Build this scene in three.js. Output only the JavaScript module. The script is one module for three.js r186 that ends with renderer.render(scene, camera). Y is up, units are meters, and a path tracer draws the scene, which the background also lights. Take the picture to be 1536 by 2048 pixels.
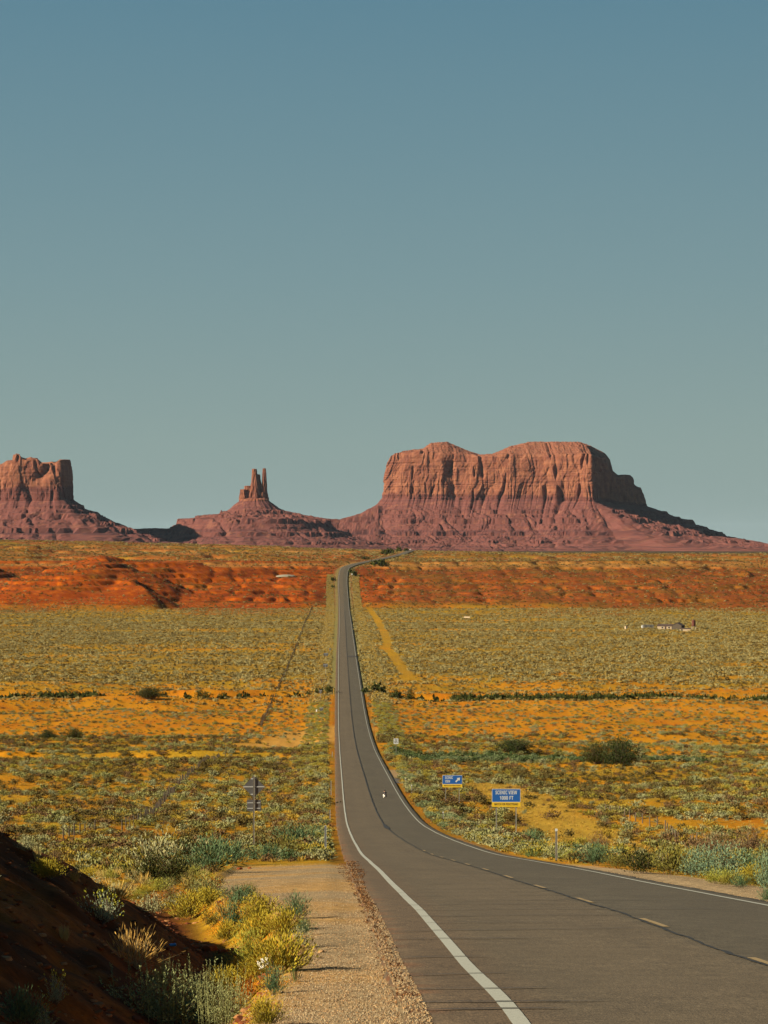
import * as THREE from 'three';
import { ImprovedNoise } from 'three/addons/math/ImprovedNoise.js';
import { FontLoader } from 'three/addons/loaders/FontLoader.js';
import { mergeGeometries } from 'three/addons/utils/BufferGeometryUtils.js';

// ------------------------------------------------------------------ camera, sky, sun, exposure
const EYE = 60, F = 5000, CX = 768, HY = 1085;          // focal length and horizon in pixels of a 1536 x 2048 frame
const scene = new THREE.Scene();
const camera = new THREE.PerspectiveCamera(2 * Math.atan(1024 / F) * 180 / Math.PI, 768 / 1024, 0.5, 60000);
camera.position.set(0, EYE, 0);
camera.rotation.x = Math.atan((HY - 1024) / F);

const renderer = new THREE.WebGLRenderer({ antialias: true });
renderer.toneMapping = THREE.LinearToneMapping;
const EXPOSURE = 2.3;                                      // exposed for the low sun: deep shade stays dark
renderer.toneMappingExposure = EXPOSURE;
renderer.shadowMap.enabled = true;

const SUN_EL = 28 * Math.PI / 180, SUN_AZ = 68 * Math.PI / 180;   // low sun on the left, a little behind the camera
const sun = new THREE.DirectionalLight(new THREE.Color(1, 0.87, 0.64), 5);
sun.position.set(-Math.sin(SUN_AZ) * Math.cos(SUN_EL), Math.sin(SUN_EL), Math.cos(SUN_AZ) * Math.cos(SUN_EL)).multiplyScalar(20000);
sun.castShadow = true;
sun.shadow.camera.left = -4000; sun.shadow.camera.right = 4000; sun.shadow.camera.top = 4000; sun.shadow.camera.bottom = -4000;
sun.shadow.camera.near = 10; sun.shadow.camera.far = 40000;
scene.add(sun, sun.target);

{ // clear evening sky: pale teal haze at the horizon, deepening upwards all the way round
  const w = 32, h = 720, data = new Float32Array(w * h * 4);
  const stops = [[-90, .27, .352, .33], [0, .27, .352, .33], [2.2, .26, .352, .332], [6, .196, .306, .328], [9, .154, .27, .316], [12.5, .112, .232, .302], [22, .062, .155, .25], [40, .034, .095, .18], [90, .02, .06, .125]];
  for (let j = 0; j < h; j++) {
    const el = (j + .5) / h * 180 - 90;
    let k = 0; while (k < stops.length - 2 && el > stops[k + 1][0]) k++;
    const a = stops[k], b = stops[k + 1], t = Math.min(1, Math.max(0, (el - a[0]) / (b[0] - a[0])));
    for (let i = 0; i < w; i++) for (let c = 0; c < 4; c++) data[(j * w + i) * 4 + c] = c === 3 ? 1 : (a[c + 1] + (b[c + 1] - a[c + 1]) * t) / EXPOSURE;
  }
  const sky = new THREE.DataTexture(data, w, h, THREE.RGBAFormat, THREE.FloatType);
  sky.mapping = THREE.EquirectangularReflectionMapping; sky.magFilter = THREE.LinearFilter; sky.needsUpdate = true;
  scene.background = sky; scene.environment = sky;
}
scene.fog = new THREE.FogExp2(new THREE.Color(.62, .8, 1), 0.000005);

// ------------------------------------------------------------------ helpers
function rng(seed) { let a = seed >>> 0; return () => { a = (a + 0x6D2B79F5) | 0; let t = Math.imul(a ^ (a >>> 15), 1 | a); t = (t + Math.imul(t ^ (t >>> 7), 61 | t)) ^ t; return ((t ^ (t >>> 14)) >>> 0) / 4294967296; }; }
const PN = new ImprovedNoise();
const noise = (x, y, z = 0.37) => PN.noise(x, y, z);
function fbm(x, y, o = 4, z = .7) { let s = 0, a = 1, n = 0; for (let i = 0; i < o; i++) { s += a * PN.noise(x, y, z + i * 7.3); n += a; a *= .5; x *= 2.03; y *= 2.03; } return s / n; }
const mix = (a, b, t) => a + (b - a) * t;
const clamp = (x, a = 0, b = 1) => Math.min(b, Math.max(a, x));
const sst = (a, b, x) => { const t = clamp((x - a) / (b - a)); return t * t * (3 - 2 * t); };
const mixc = (a, b, t) => [a[0] + (b[0] - a[0]) * t, a[1] + (b[1] - a[1]) * t, a[2] + (b[2] - a[2]) * t];
const ALBEDO = .62;                                        // base colours are read as sRGB and brought down to real reflectances
const S = (r, g, b) => { const c = new THREE.Color().setRGB(r / 255, g / 255, b / 255, THREE.SRGBColorSpace); return [c.r * ALBEDO, c.g * ALBEDO, c.b * ALBEDO]; };
function curve(tab) {                                      // monotone cubic through [x, y] pairs
  const n = tab.length, x = tab.map(p => p[0]), y = tab.map(p => p[1]), d = [], m = new Array(n).fill(0);
  for (let i = 0; i < n - 1; i++) d[i] = (y[i + 1] - y[i]) / (x[i + 1] - x[i]);
  m[0] = d[0]; m[n - 1] = d[n - 2];
  for (let i = 1; i < n - 1; i++) m[i] = d[i - 1] * d[i] <= 0 ? 0 : 2 * d[i - 1] * d[i] / (d[i - 1] + d[i]);
  return v => {
    if (v <= x[0]) return y[0]; if (v >= x[n - 1]) return y[n - 1];
    let lo = 0, hi = n - 1; while (hi - lo > 1) { const k = (lo + hi) >> 1; if (x[k] > v) hi = k; else lo = k; }
    const hh = x[hi] - x[lo], t = (v - x[lo]) / hh, t2 = t * t, t3 = t2 * t;
    return (2 * t3 - 3 * t2 + 1) * y[lo] + (t3 - 2 * t2 + t) * hh * m[lo] + (-2 * t3 + 3 * t2) * y[hi] + (t3 - t2) * hh * m[hi];
  };
}
function linear(tab) {
  return v => { const n = tab.length; if (v <= tab[0][0]) return tab[0][1]; if (v >= tab[n - 1][0]) return tab[n - 1][1]; let k = 0; while (tab[k + 1][0] < v) k++; return mix(tab[k][1], tab[k + 1][1], (v - tab[k][0]) / (tab[k + 1][0] - tab[k][0])); };
}
const used = new Map();
function numbered(name) { const n = used.get(name) || 0; used.set(name, n + 1); return n ? `${name}_${String(n).padStart(3, '0')}` : name; }
function tag(o, label, category, group, kind) { if (label) o.userData.label = label; if (category) o.userData.category = category; if (group) o.userData.group = group; if (kind) o.userData.kind = kind; return o; }
function shadows(o) { o.traverse(c => { if (c.isMesh) { c.castShadow = true; c.receiveShadow = true; } }); return o; }
function thing(name, label, category, pos, turn = 0, group) { const g = new THREE.Group(); g.name = numbered(name); g.position.copy(pos); g.rotation.y = turn; tag(g, label, category, group, 'thing'); scene.add(g); return g; }
function part(name, geo, mat, parent) { const m = new THREE.Mesh(geo, mat); m.name = name; m.castShadow = m.receiveShadow = true; parent.add(m); return m; }
function geo(pos, idx, col, uv, smooth) {
  const g = new THREE.BufferGeometry();
  g.setAttribute('position', new THREE.BufferAttribute(pos instanceof Float32Array ? pos : new Float32Array(pos), 3));
  if (col) g.setAttribute('color', new THREE.BufferAttribute(col instanceof Float32Array ? col : new Float32Array(col), 3));
  if (uv) g.setAttribute('uv', new THREE.BufferAttribute(uv instanceof Float32Array ? uv : new Float32Array(uv), 2));
  if (idx) g.setIndex(new THREE.BufferAttribute(idx instanceof Uint32Array ? idx : new Uint32Array(idx), 1));
  if (smooth) g.computeVertexNormals();
  return g;
}
function gridIndex(rows, cols, flip, closed) {
  const c2 = closed ? cols : cols - 1, idx = new Uint32Array((rows - 1) * c2 * 6); let k = 0;
  for (let j = 0; j < rows - 1; j++) for (let i = 0; i < c2; i++) {
    const a = j * cols + i, b = j * cols + (i + 1) % cols, c = a + cols, d = b + cols;
    if (flip) { idx[k++] = a; idx[k++] = c; idx[k++] = b; idx[k++] = b; idx[k++] = c; idx[k++] = d; }
    else { idx[k++] = a; idx[k++] = b; idx[k++] = c; idx[k++] = b; idx[k++] = d; idx[k++] = c; }
  }
  return idx;
}
function noiseTexture(size, fn) {                          // grey tile, fn(u, v, rand) -> 0..1 or [r,g,b]
  const d = new Uint8Array(size * size * 4), r = rng(size * 7 + 3);
  for (let j = 0; j < size; j++) for (let i = 0; i < size; i++) {
    const v = fn(i / size, j / size, r), k = (j * size + i) * 4, c = Array.isArray(v) ? v : [v, v, v];
    for (let q = 0; q < 3; q++) d[k + q] = clamp(c[q]) * 255; d[k + 3] = 255;
  }
  const t = new THREE.DataTexture(d, size, size, THREE.RGBAFormat);
  t.wrapS = t.wrapT = THREE.RepeatWrapping; t.magFilter = THREE.LinearFilter; t.minFilter = THREE.LinearMipmapLinearFilter; t.generateMipmaps = true; t.needsUpdate = true;
  return t;
}
const tileNoise = (u, v, f, z) => {                       // tileable perlin: blends four shifted copies
  const a = PN.noise(u * f, v * f, z), b = PN.noise((u - 1) * f, v * f, z), c = PN.noise(u * f, (v - 1) * f, z), d = PN.noise((u - 1) * f, (v - 1) * f, z);
  return mix(mix(a, b, u), mix(c, d, u), v);
};

// ------------------------------------------------------------------ road line and terrain (h is measured from eye level, z is the distance ahead)
const roadH = curve([[-80, -.6], [-30, -1.6], [0, -2.75], [22.8, -4.4], [32.9, -5.5], [42.4, -6.5], [58.7, -8.3], [71, -9.68], [88, -11.56], [101, -13.03], [114, -14.5], [138, -17.2], [165, -20], [189, -22.4], [217, -25.1], [252, -28.2], [287, -30.7], [327, -33.2], [399, -37.1], [462, -40.4], [533, -43.8], [608, -46.2], [664, -47.3], [745, -48], [1073, -48.9], [1430, -50.3], [1825, -51.6], [1960, -50.4], [2060, -47], [2160, -38], [2250, -28.3], [2300, -24.6], [2400, -21.2], [2600, -17.2], [2850, -13.7], [3150, -9.8], [3400, -12], [4000, -17], [7000, -22]]);
const roadX = curve([[-80, 6.95], [0, 5.4], [22.8, 4.91], [58.7, 4.14], [71, 3.87], [88, 3.51], [101, 3.23], [114, 2.95], [138, 2.43], [165, 1.84], [189, 1.3], [217, .68], [252, -.1], [287, -.85], [399, -3.1], [533, -5.8], [664, -8.4], [1073, -15.8], [1430, -21.9], [1825, -28.8], [2060, -33.2], [2240, -36.6], [2310, -36], [2400, -29], [2600, -4], [2850, 18], [3150, 36], [3400, 45], [4000, 60], [7000, 120]]);
const gravelEdge = curve([[-80, -1.2], [22, -1.1], [40, -1.25], [50, -2.0], [60, -3.4], [70, -4.7], [104, -6.1], [113, -6.2]]);

const crestY = linear([[-1e4, 1079], [0, 1080], [300, 1086], [500, 1092], [660, 1098], [850, 1103], [1100, 1107], [1600, 1108], [1e5, 1108]]);
const ledge = (u, k) => { const f = Math.floor(u), r = u - f; return f + mix(r, r < .9 ? r * .5 : .45 + (r - .9) * 5.5, k); };
function spur(x, z, ax, az, bx, bz, topA, topB, wl, wr) {   // height of a ridge that runs from a to b, with its own width to the left and to the right
  const dx = bx - ax, dz = bz - az, l2 = dx * dx + dz * dz, t = ((x - ax) * dx + (z - az) * dz) / l2, tc = clamp(t), px = ax + dx * tc, pz = az + dz * tc;
  const side = (x - px) , dist = Math.hypot(x - px, (z - pz) * .7), w = mix(wl, wr, sst(-.5, .5, side / (dist + 4)));
  return mix(topA, topB, tc) * Math.pow(clamp(1 - dist / w), .85);
}
function scarp(x, z) {                                     // the red escarpment and the plateau above it
  const n40 = noise(x / 42, z / 60, 3.1), wz = z + 13 * noise(x / 80, z / 110, 8.2) + 3 * n40, wx = x + 5 * noise(x / 22, z / 30, 6.6);
  const px = CX + F * x / z;
  const left = 1 - sst(-60, 40, x);
  const z0 = 1964 + 26 * noise(x / 150, .4, 5) + 8 * noise(x / 35, 1.2, 5);
  const topH = mix(-18, -17, left) + 3 * noise(x / 160, z / 300, 2.2);
  let e = -51.6 + (topH + 51.6) * Math.pow(clamp((wz - z0) / 425), .95);
  // spurs: the big red hill at left with its steep right flank, and lower ones
  e = Math.max(e, -51.6 + spur(wx, wz, -246, 2190, -232, 2110, 41, 37, 150, 96), -51.6 + spur(wx, wz, -236, 2130, -186, 1985, 36, 15, 130, 24));
  e = Math.max(e, -51.6 + spur(wx, wz, -240, 2195, -70, 2270, 40, 27, 110, 70), -51.6 + spur(wx, wz, -350, 2230, -345, 2080, 33, 14, 60, 60));
  e = Math.max(e, -51.6 + spur(wx, wz, 120, 2290, 150, 2150, 26, 13, 50, 60), -51.6 + spur(wx, wz, 225, 2290, 235, 2120, 26, 14, 52, 60), -51.6 + spur(wx, wz, 330, 2280, 310, 2150, 27, 15, 60, 50), -51.6 + spur(wx, wz, 30, 2280, 45, 2130, 25, 10, 40, 60), -51.6 + spur(wx, wz, -110, 2290, -95, 2150, 25, 9, 50, 50));
  const slopeZone = sst(z0, z0 + 60, z) * (1 - sst(2380, 2520, z));
  e -= slopeZone * (Math.pow(1 - Math.abs(noise(wx / 26, z / 190, 4.4)), 7) * 1.7 + Math.pow(1 - Math.abs(noise(wx / 9, z / 70, 9.4)), 6) * .6);
  e += slopeZone * fbm(x / 11, z / 16, 4, 1.3) * .75;
  // the plateau climbs on to a crest in low bluffs
  const crest = -(crestY(px) - HY) / F * 3200;
  const bl = fbm(x / 90, z / 110, 4, 6.1), bluff = Math.pow(1 - Math.abs(noise(x / 70, z / 150, 15)), 3);
  const body = mix(topH, crest, Math.pow(clamp((z - 2360) / 840), .9)) + (bl * 9 - bluff * 4 + 1.5) * sst(2380, 2500, z) * (1 - .85 * sst(2950, 3200, z)) + 1.4 * noise(x / 25, z / 30, 2) * sst(2900, 3100, z);
  e = mix(e, Math.max(e * .35 + body * .65, body), sst(2330, 2470, z));
  // hard beds stand out as little cliffs
  const k = clamp(.7 + 1.5 * noise(x / 55, z / 55, 12.6)) * sst(z0 - 10, z0 + 50, z) * (1 - .6 * sst(2900, 3150, z));
  const per = 4.6, off = 2.2 * noise(x / 300, z / 300, 3.8);
  e = ledge((e + off) / per, k) * per - off;
  e = mix(e, -26 + 3 * fbm(x / 300, z / 300, 3, 2.2), sst(3260, 3900, z));   // beyond the crest it falls away to the foot of the mesas
  return e;
}
const washZ = x => 812 + 16 * noise(x / 70, .2, 1.9) + 6 * noise(x / 23, .2, 4.1) - x * .05;
const wash2Z = x => 520 + 10 * noise(x / 40, .7, 2.5) - .35 * x;
function natural(x, z) {
  const R = roadH(z), d = x - roadX(z);
  let e = R;
  if (z < 2050) {
    e += mix(0, -1.3, sst(110, 220, z)) * sst(5, 14, Math.abs(d));
    const far = sst(6, 40, Math.abs(d)) * sst(60, 260, z);
    e += far * (fbm(x / 55, z / 55, 3, 3.3) * 3.4) * (1 - .55 * sst(850, 1100, z));
    e += fbm(x / 6, z / 6, 3, 5.5) * .42 * sst(5, 12, Math.abs(d)) * sst(40, 120, z) + fbm(x / 1.1, z / 1.1, 2, 1.5) * .06;
    if (z > 640 && z < 980) { const q = z - washZ(x); e -= 2.3 * (sst(-26, -12, q) * (1 - sst(1, 6 + 2 * noise(x / 9, 2.2), q))) * sst(10, 24, Math.abs(d)); }
    if (z > 380 && z < 700) { const q = z - wash2Z(x); e -= 2.0 * (sst(-22, -10, q) * (1 - sst(0, 6 + 2 * noise(x / 7, 4.2), q))) * sst(9, 22, Math.abs(d)); }
    if (z < 700 && d > 0) e += (1 - sst(250, 600, z)) * sst(6, 45, d) * .6 * noise(x / 14, z / 22, 2);
  }
  if (z > 1880) e = mix(e, scarp(x, z), sst(1900, 1990, z));
  return e;
}
function leftBank(x, z, R) {                               // gravel pull-out, ditch and the bank beside the camera
  const xg = gravelEdge(z);
  let e = R - .05 - .03 * clamp((roadX(z) - 4.7) - x, 0, 20) * 1;
  const o = xg - x;                                        // metres left of the gravel
  if (o > 0) {
    const deep = .75 * (1 - sst(56, 78, z));
    e -= deep * sst(0, 1.15, o) + .25 * sst(.5, 3, o) * sst(50, 80, z);
    const foot = 1.6, cap = 3.05 * (1 - sst(45, 63, z + .4 * Math.max(0, -x - 5))) + .25;
    const up = Math.max(0, o - foot);
    let b = up * .665; { const q = clamp(.5 + .5 * (cap - b) / .9); b = mix(cap, b, q) - .9 * q * (1 - q) * (b > 0 ? Math.min(1, b / .9) : 0); }
    e += b * (1 + .1 * noise(x / 2.2, z / 3.1, 4)) + (up > 0 ? .13 * fbm(x / .9, z / 1.3, 3, 8.8) * clamp(up) * 2 : 0);
    e += (fbm(x / 1.3, z / 1.8, 3, 3) * .17 + ledge(fbm(x / .8, z / 1.1, 2, 6) * 2, 1) * .025) * sst(.1, .8, o);
  } else e += fbm(x / .5, z / .5, 2, 2) * .02;
  return e;
}
function H(x, z) {
  const R = roadH(z), d = x - roadX(z), ad = Math.abs(d), half = 4.9 + Math.max(0, z) * .0016;
  let e = natural(x, z);
  if (z < 150) {
    if (d < 0) e = mix(leftBank(x, z, R), e, sst(100, 128, z + .6 * (x + 6)));
    else e = mix(R - .04 - .02 * (d - 4.3) - .35 * sst(6.8, 11, d), e, sst(90, 140, z)) + (d > 6.8 ? .12 * fbm(x / 1.7, z / 2.1, 3, 4) * sst(6.8, 8, d) : fbm(x / .5, z / .5, 2, 2) * .02);
  }
  const out = z > 1900 ? half + 24 : half + 4.5;
  if (z >= 40 || ad < half + 1) { const w = sst(half, z < 150 ? half + .5 : out, ad); e = mix(R - .075 - Math.max(0, z) * .00025, e, w); }
  return e;
}
const ground = (x, z) => EYE + H(x, z);
const V = (x, h, z) => new THREE.Vector3(x, EYE + h, -z);
function hit(px, py, zMin = 20, zMax = 3400) {             // the point of the ground that a spot of the photograph shows
  const u = (px - CX) / F, v = -(py - HY) / F; let p = zMin;
  for (let z = zMin; z < zMax; z *= 1.004) { if (v * z <= H(u * z, z)) { let a = p, b = z; for (let k = 0; k < 14; k++) { const m = (a + b) / 2; if (v * m <= H(u * m, m)) b = m; else a = m; } return { x: u * b, z: b, y: ground(u * b, b), s: b / F }; } p = z; }
  return { x: u * zMax, z: zMax, y: ground(u * zMax, zMax), s: zMax / F };
}
function distToPath(x, z, pts) { let best = 1e9; for (let i = 0; i < pts.length - 1; i++) { const a = pts[i], b = pts[i + 1], dx = b.x - a.x, dz = b.z - a.z, t = clamp(((x - a.x) * dx + (z - a.z) * dz) / (dx * dx + dz * dz)); best = Math.min(best, Math.hypot(x - a.x - dx * t, z - a.z - dz * t)); } return best; }
const track = [[736, 1206], [752, 1235], [766, 1262], [776, 1284], [771, 1297], [787, 1312], [803, 1338], [822, 1362]].map(p => hit(p[0], p[1], 300));
const track2 = [[960, 1560], [1040, 1600], [1110, 1640], [1180, 1685], [1255, 1722]].map(p => hit(p[0], p[1], 60));
const weedLine = [[523, 1452], [545, 1400], [572, 1345], [596, 1285], [612, 1242], [625, 1212]].map(p => hit(p[0], p[1], 300));
const fan = [[668, 1456], [625, 1474], [570, 1492]].map(p => hit(p[0], p[1], 200));
const fan2 = [[752, 1488], [800, 1500], [850, 1522]].map(p => hit(p[0], p[1], 200));
const drive = [[770, 1540], [800, 1556], [826, 1553]].map(p => hit(p[0], p[1], 200));
const sideTrack = [[735, 1412], [1010, 1412], [1536, 1418]].map(p => hit(p[0], p[1], 300));

const C0 = { sand: S(222, 148, 32), sandDeep: S(210, 122, 22), sandPale: S(216, 160, 92), gravel: S(184, 158, 120), dirt: S(168, 92, 40), grass: S(190, 148, 46), sagey: S(174, 136, 60), red: S(160, 70, 20), redDeep: S(116, 46, 16), redOrange: S(196, 96, 26), tan: S(196, 142, 92), plateau: S(164, 112, 54), olive: S(126, 108, 48), bank: S(92, 48, 22), mauve: S(92, 76, 50) };  // bank: soil darker than its sunlit orange-brown, part of its shade painted in
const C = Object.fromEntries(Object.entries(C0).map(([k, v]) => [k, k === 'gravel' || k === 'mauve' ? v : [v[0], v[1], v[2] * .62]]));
function groundColor(x, z, e) {
  const d = x - roadX(z), ad = Math.abs(d);
  const n1 = fbm(x / 30, z / 30, 3, 4.2), n2 = fbm(x / 7, z / 7, 3, 7.7), n3 = fbm(x / 1.6, z / 1.6, 2, 2.7);
  let c;
  if (z < 160) {
    c = mixc(C.sand, C.grass, sst(-.1, .3, n2 + .2));
    c = mixc(c, C.sandDeep, sst(.08, .3, n3) * .6);
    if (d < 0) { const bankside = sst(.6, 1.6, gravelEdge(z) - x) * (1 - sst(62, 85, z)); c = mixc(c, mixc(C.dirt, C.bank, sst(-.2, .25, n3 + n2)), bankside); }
  } else {
    const zoneSand = sst(560, 640, z + n1 * 80) * (1 - sst(835, 900, z + n1 * 60));
    c = mixc(C.sand, C.grass, sst(-.22, .2, n1 + .5 * n2));
    c = mixc(c, mixc(C.sand, C.sandDeep, sst(-.1, .3, n2)), zoneSand * .85);
    const bands = fbm(x / 210, z / 90, 3, 21.3);
    const plain = sst(840, 930, z + n1 * 110) * (1 - sst(1900, 1985, z + n1 * 60)) * (1 - .75 * sst(.08, .22, bands));
    c = mixc(c, mixc(C.sagey, C.grass, sst(-.2, .3, n1 + .4 * n2 - .1 + .4 * sst(1500, 1800, z))), plain * .92);
    c = mixc(c, C.sandDeep, sst(.22, .36, fbm(x / 18, z / 40, 3, 11)) * .7 * (1 - sst(850, 1200, z)));
  }
  if (z > 1600) {
    const tongue = fbm(x / 110, z / 240, 3, 9.6);
    const s1 = Math.max(sst(1790, 1985, z + 330 * tongue + 20 * n2) * (z > 1955 ? 1 : .85), sst(1890, 1915, z) * sst(-51, -47.5, e + 2 * n1)), up = sst(-29, -20, e + 5 * n1 + (x < 0 && z < 2400 ? -12 * sst(20, -60, x) : 0));
    const bed = noise(.3, e / 2.1 + .7 * noise(x / 60, z / 60, 3), 2.4);
    let r = mixc(mixc(C.red, C.redOrange, sst(-.25, .35, n2 + bed * .5)), C.redDeep, sst(.0, .5, bed + n1 * .6 + (x > -30 ? .12 : 0)) * .75);
    r = mixc(r, S(142, 84, 40), .5 * sst(-40, 30, x));
    r = mixc(r, C.sandDeep, .35 * sst(.1, .3, n3));
    r = mixc(r, C.olive, .35 * sst(0, .3, n1 + (x > 0 ? .1 : -.12)));
    const soil = sst(-.2, .12, fbm(x / 90, z / 170, 3, 17.2));
    const pl0 = mixc(mixc(C.plateau, C.grass, .6 * sst(0, .3, n1)), C.olive, .5 * sst(-.1, .3, n2));
    const pl = mixc(pl0, mixc(S(158, 88, 34), S(176, 118, 62), sst(-.1, .3, n2)), .9 * soil);
    r = mixc(r, mixc(pl, C.tan, sst(.1, .4, noise(.3, e / 2.7 + .6 * n1, 6.2)) * .75), Math.max(up * sst(2200, 2420, z) * .8, sst(2480, 2880, z + 160 * n1)));
    const band = 1 - clamp(Math.abs(e + 21 - 3 * n1) / 2.6);
    if (z > 2230) r = mixc(r, C.tan, .8 * clamp(band) * (1 - sst(2550, 2700, z)));
    c = mixc(c, r, s1);
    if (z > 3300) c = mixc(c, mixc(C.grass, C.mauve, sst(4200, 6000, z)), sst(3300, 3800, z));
  }
  // gravel shoulders
  const edgeN = .35 * fbm(x / .8, z / 1.4, 2, 3) ;
  if (z < 125 && d < 0) c = mixc(c, mixc(C.gravel, C.sandPale, sst(0, .3, n2) * .5), (1 - sst(-.25, .35, gravelEdge(z) - x + edgeN)) * (1 - sst(104, 112, z + edgeN * 6 + 3 * n2)));
  const rightW = mix(6.9, 4.9, sst(70, 120, z));
  if (z < 200 && d > 0) c = mixc(c, C.gravel, 1 - sst(rightW - .3, rightW + .3, d + edgeN));
  if (z >= 112) c = mixc(c, mixc(C.olive, C.dirt, .5 + n2), (1 - sst(4.9, 5.6 + z * .0006, ad + edgeN)) * .6);
  if (z > 800 && z < 2700) c = mixc(c, S(150, 150, 96), (1 - sst(5.5, 10 + 3 * n2, ad)) * .75);
  // tracks and wash fans
  if (z > 250) {
    if (z > 700) c = mixc(c, mixc(C.grass, C.sand, .35), (1 - sst(1.2, 4, distToPath(x, z, track) + 3 * n2)) * .42);
    if (z < 700) { c = mixc(c, C.sandPale, (1 - sst(8, 15, distToPath(x, z, fan) + 7 * n2))); c = mixc(c, C.sand, (1 - sst(2, 6, distToPath(x, z, fan2) + 4 * n2))); c = mixc(c, C.gravel, .8 * (1 - sst(2, 3.5, distToPath(x, z, drive) + 2 * n3))); }
    if (z > 500 && z < 900) c = mixc(c, C.sandPale, .7 * (1 - sst(1.5, 4, distToPath(x, z, sideTrack) + 2 * n2)));
  }
  if (z < 420 && d > 0) c = mixc(c, mixc(C.grass, S(206, 166, 66), .7), .9 * (1 - sst(2.6, 6.2, distToPath(x, z, track2) + 2.6 * n2)));
  const v = 1 + .22 * n3 + .16 * n2;
  return [c[0] * v, c[1] * v, c[2] * v];
}

const zRows = [];
for (let z = -60; z < 18; z += 3) zRows.push(z);
for (let z = 18; z < 120; z *= 1.0062) zRows.push(z);
for (let z = 120; z < 1380; z *= 1.0105) zRows.push(z);
for (let z = 1380; z < 1900; z += 9) zRows.push(z);
for (let z = 1900; z < 2560; z += 2.6) zRows.push(z);
for (let z = 2560; z < 3340; z += 7) zRows.push(z);
for (let z = 3340; z < 10000; z *= 1.03) zRows.push(z);
for (let z = 10000; z < 45000; z *= 1.12) zRows.push(z);
const uCols = []; for (let i = -205; i <= 205; i++) uCols.push(i / 205 * 1.18);
for (let k = 1; k <= 16; k++) { const u = 1.18 + .012 * k * k; uCols.push(u); uCols.unshift(-u); }
{
  const R = zRows.length, N = uCols.length, pos = new Float32Array(R * N * 3), col = new Float32Array(R * N * 3), uv = new Float32Array(R * N * 2);
  for (let j = 0; j < R; j++) {
    const z = zRows[j], w = .1536 * Math.max(z, 0) + 9 + 5 * clamp(z / 60);
    for (let i = 0; i < N; i++) {
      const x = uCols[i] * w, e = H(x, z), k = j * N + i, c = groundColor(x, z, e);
      pos[k * 3] = x; pos[k * 3 + 1] = EYE + e; pos[k * 3 + 2] = -z;
      col[k * 3] = c[0]; col[k * 3 + 1] = c[1]; col[k * 3 + 2] = c[2];
      uv[k * 2] = x / 3.1; uv[k * 2 + 1] = z / 3.1;
    }
  }
  const grain = noiseTexture(512, (u, v, r) => .90 + .26 * tileNoise(u, v, 9, 1.2) + .2 * tileNoise(u, v, 34, 2.2) + .14 * tileNoise(u, v, 90, 3.3) + (r() - .5) * .12);
  grain.colorSpace = THREE.SRGBColorSpace;
  const bump = noiseTexture(512, (u, v, r) => .5 + .3 * tileNoise(u, v, 12, 5.2) + .3 * tileNoise(u, v, 48, 6.2) + (r() - .5) * .25);
  const mat = new THREE.MeshPhysicalMaterial({ specularIntensity: .12, vertexColors: true, map: grain, bumpMap: bump, bumpScale: .03, roughness: 1 });
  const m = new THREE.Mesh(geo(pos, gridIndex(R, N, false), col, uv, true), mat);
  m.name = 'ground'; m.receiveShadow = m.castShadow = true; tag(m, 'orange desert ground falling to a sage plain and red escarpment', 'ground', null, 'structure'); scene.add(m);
}
console.log('ground', zRows.length, uCols.length);

// ------------------------------------------------------------------ the road
const roadZ = [];
for (let z = -60; z < 16; z += 2) roadZ.push(z);
for (let z = 16; z < 2240; z *= 1.008) roadZ.push(z);
for (let z = 2240; z < 2440; z += 5) roadZ.push(z);
for (let z = 2440; z < 3460; z += 12) roadZ.push(z);
const crown = d => .045 * (1 - Math.pow(Math.abs(d) / 4.6, 2));
const lift = z => Math.max(0, z) * .00012;                 // keeps flush layers apart far away
const onRoad = (d, z, up = 0) => [roadX(z) + d, EYE + roadH(z) + crown(d) + up, -z];
function roadStrip(zs, left, right, up, color, uvScale = 1) {   // a sheet between two offsets from the centre line
  const pos = [], col = [], uv = [], n = zs.length;
  zs.forEach(z => { const a = left(z), b = right(z); for (const d of [a, b]) { pos.push(...onRoad(d, z, up + lift(z))); uv.push((d) * uvScale, z * uvScale); if (color) col.push(...color(d, z)); } });
  return geo(pos, gridIndex(n, 2, false), color ? col : null, uv, true);
}
const road = new THREE.Group(); road.name = 'road'; scene.add(road); tag(road, 'two-lane asphalt highway running straight downhill and away', 'road', null, 'structure');
const asphaltTex = noiseTexture(1024, (u, v, r) => { const q = r(); return .76 + .12 * tileNoise(u, v, 12, 1) + .2 * tileNoise(u, v, 60, 2) + .36 * tileNoise(u, v, 190, 5) + (q > .94 ? .34 : q < .1 ? -.3 : (q - .5) * .2); }); asphaltTex.colorSpace = THREE.SRGBColorSpace;
const asphaltBump = noiseTexture(512, (u, v, r) => .5 + .25 * tileNoise(u, v, 60, 4) + (r() - .5) * .5);
const asphaltMat = new THREE.MeshPhysicalMaterial({ specularIntensity: .45, vertexColors: true, map: asphaltTex, bumpMap: asphaltBump, bumpScale: .006, roughness: .93 });
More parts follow.
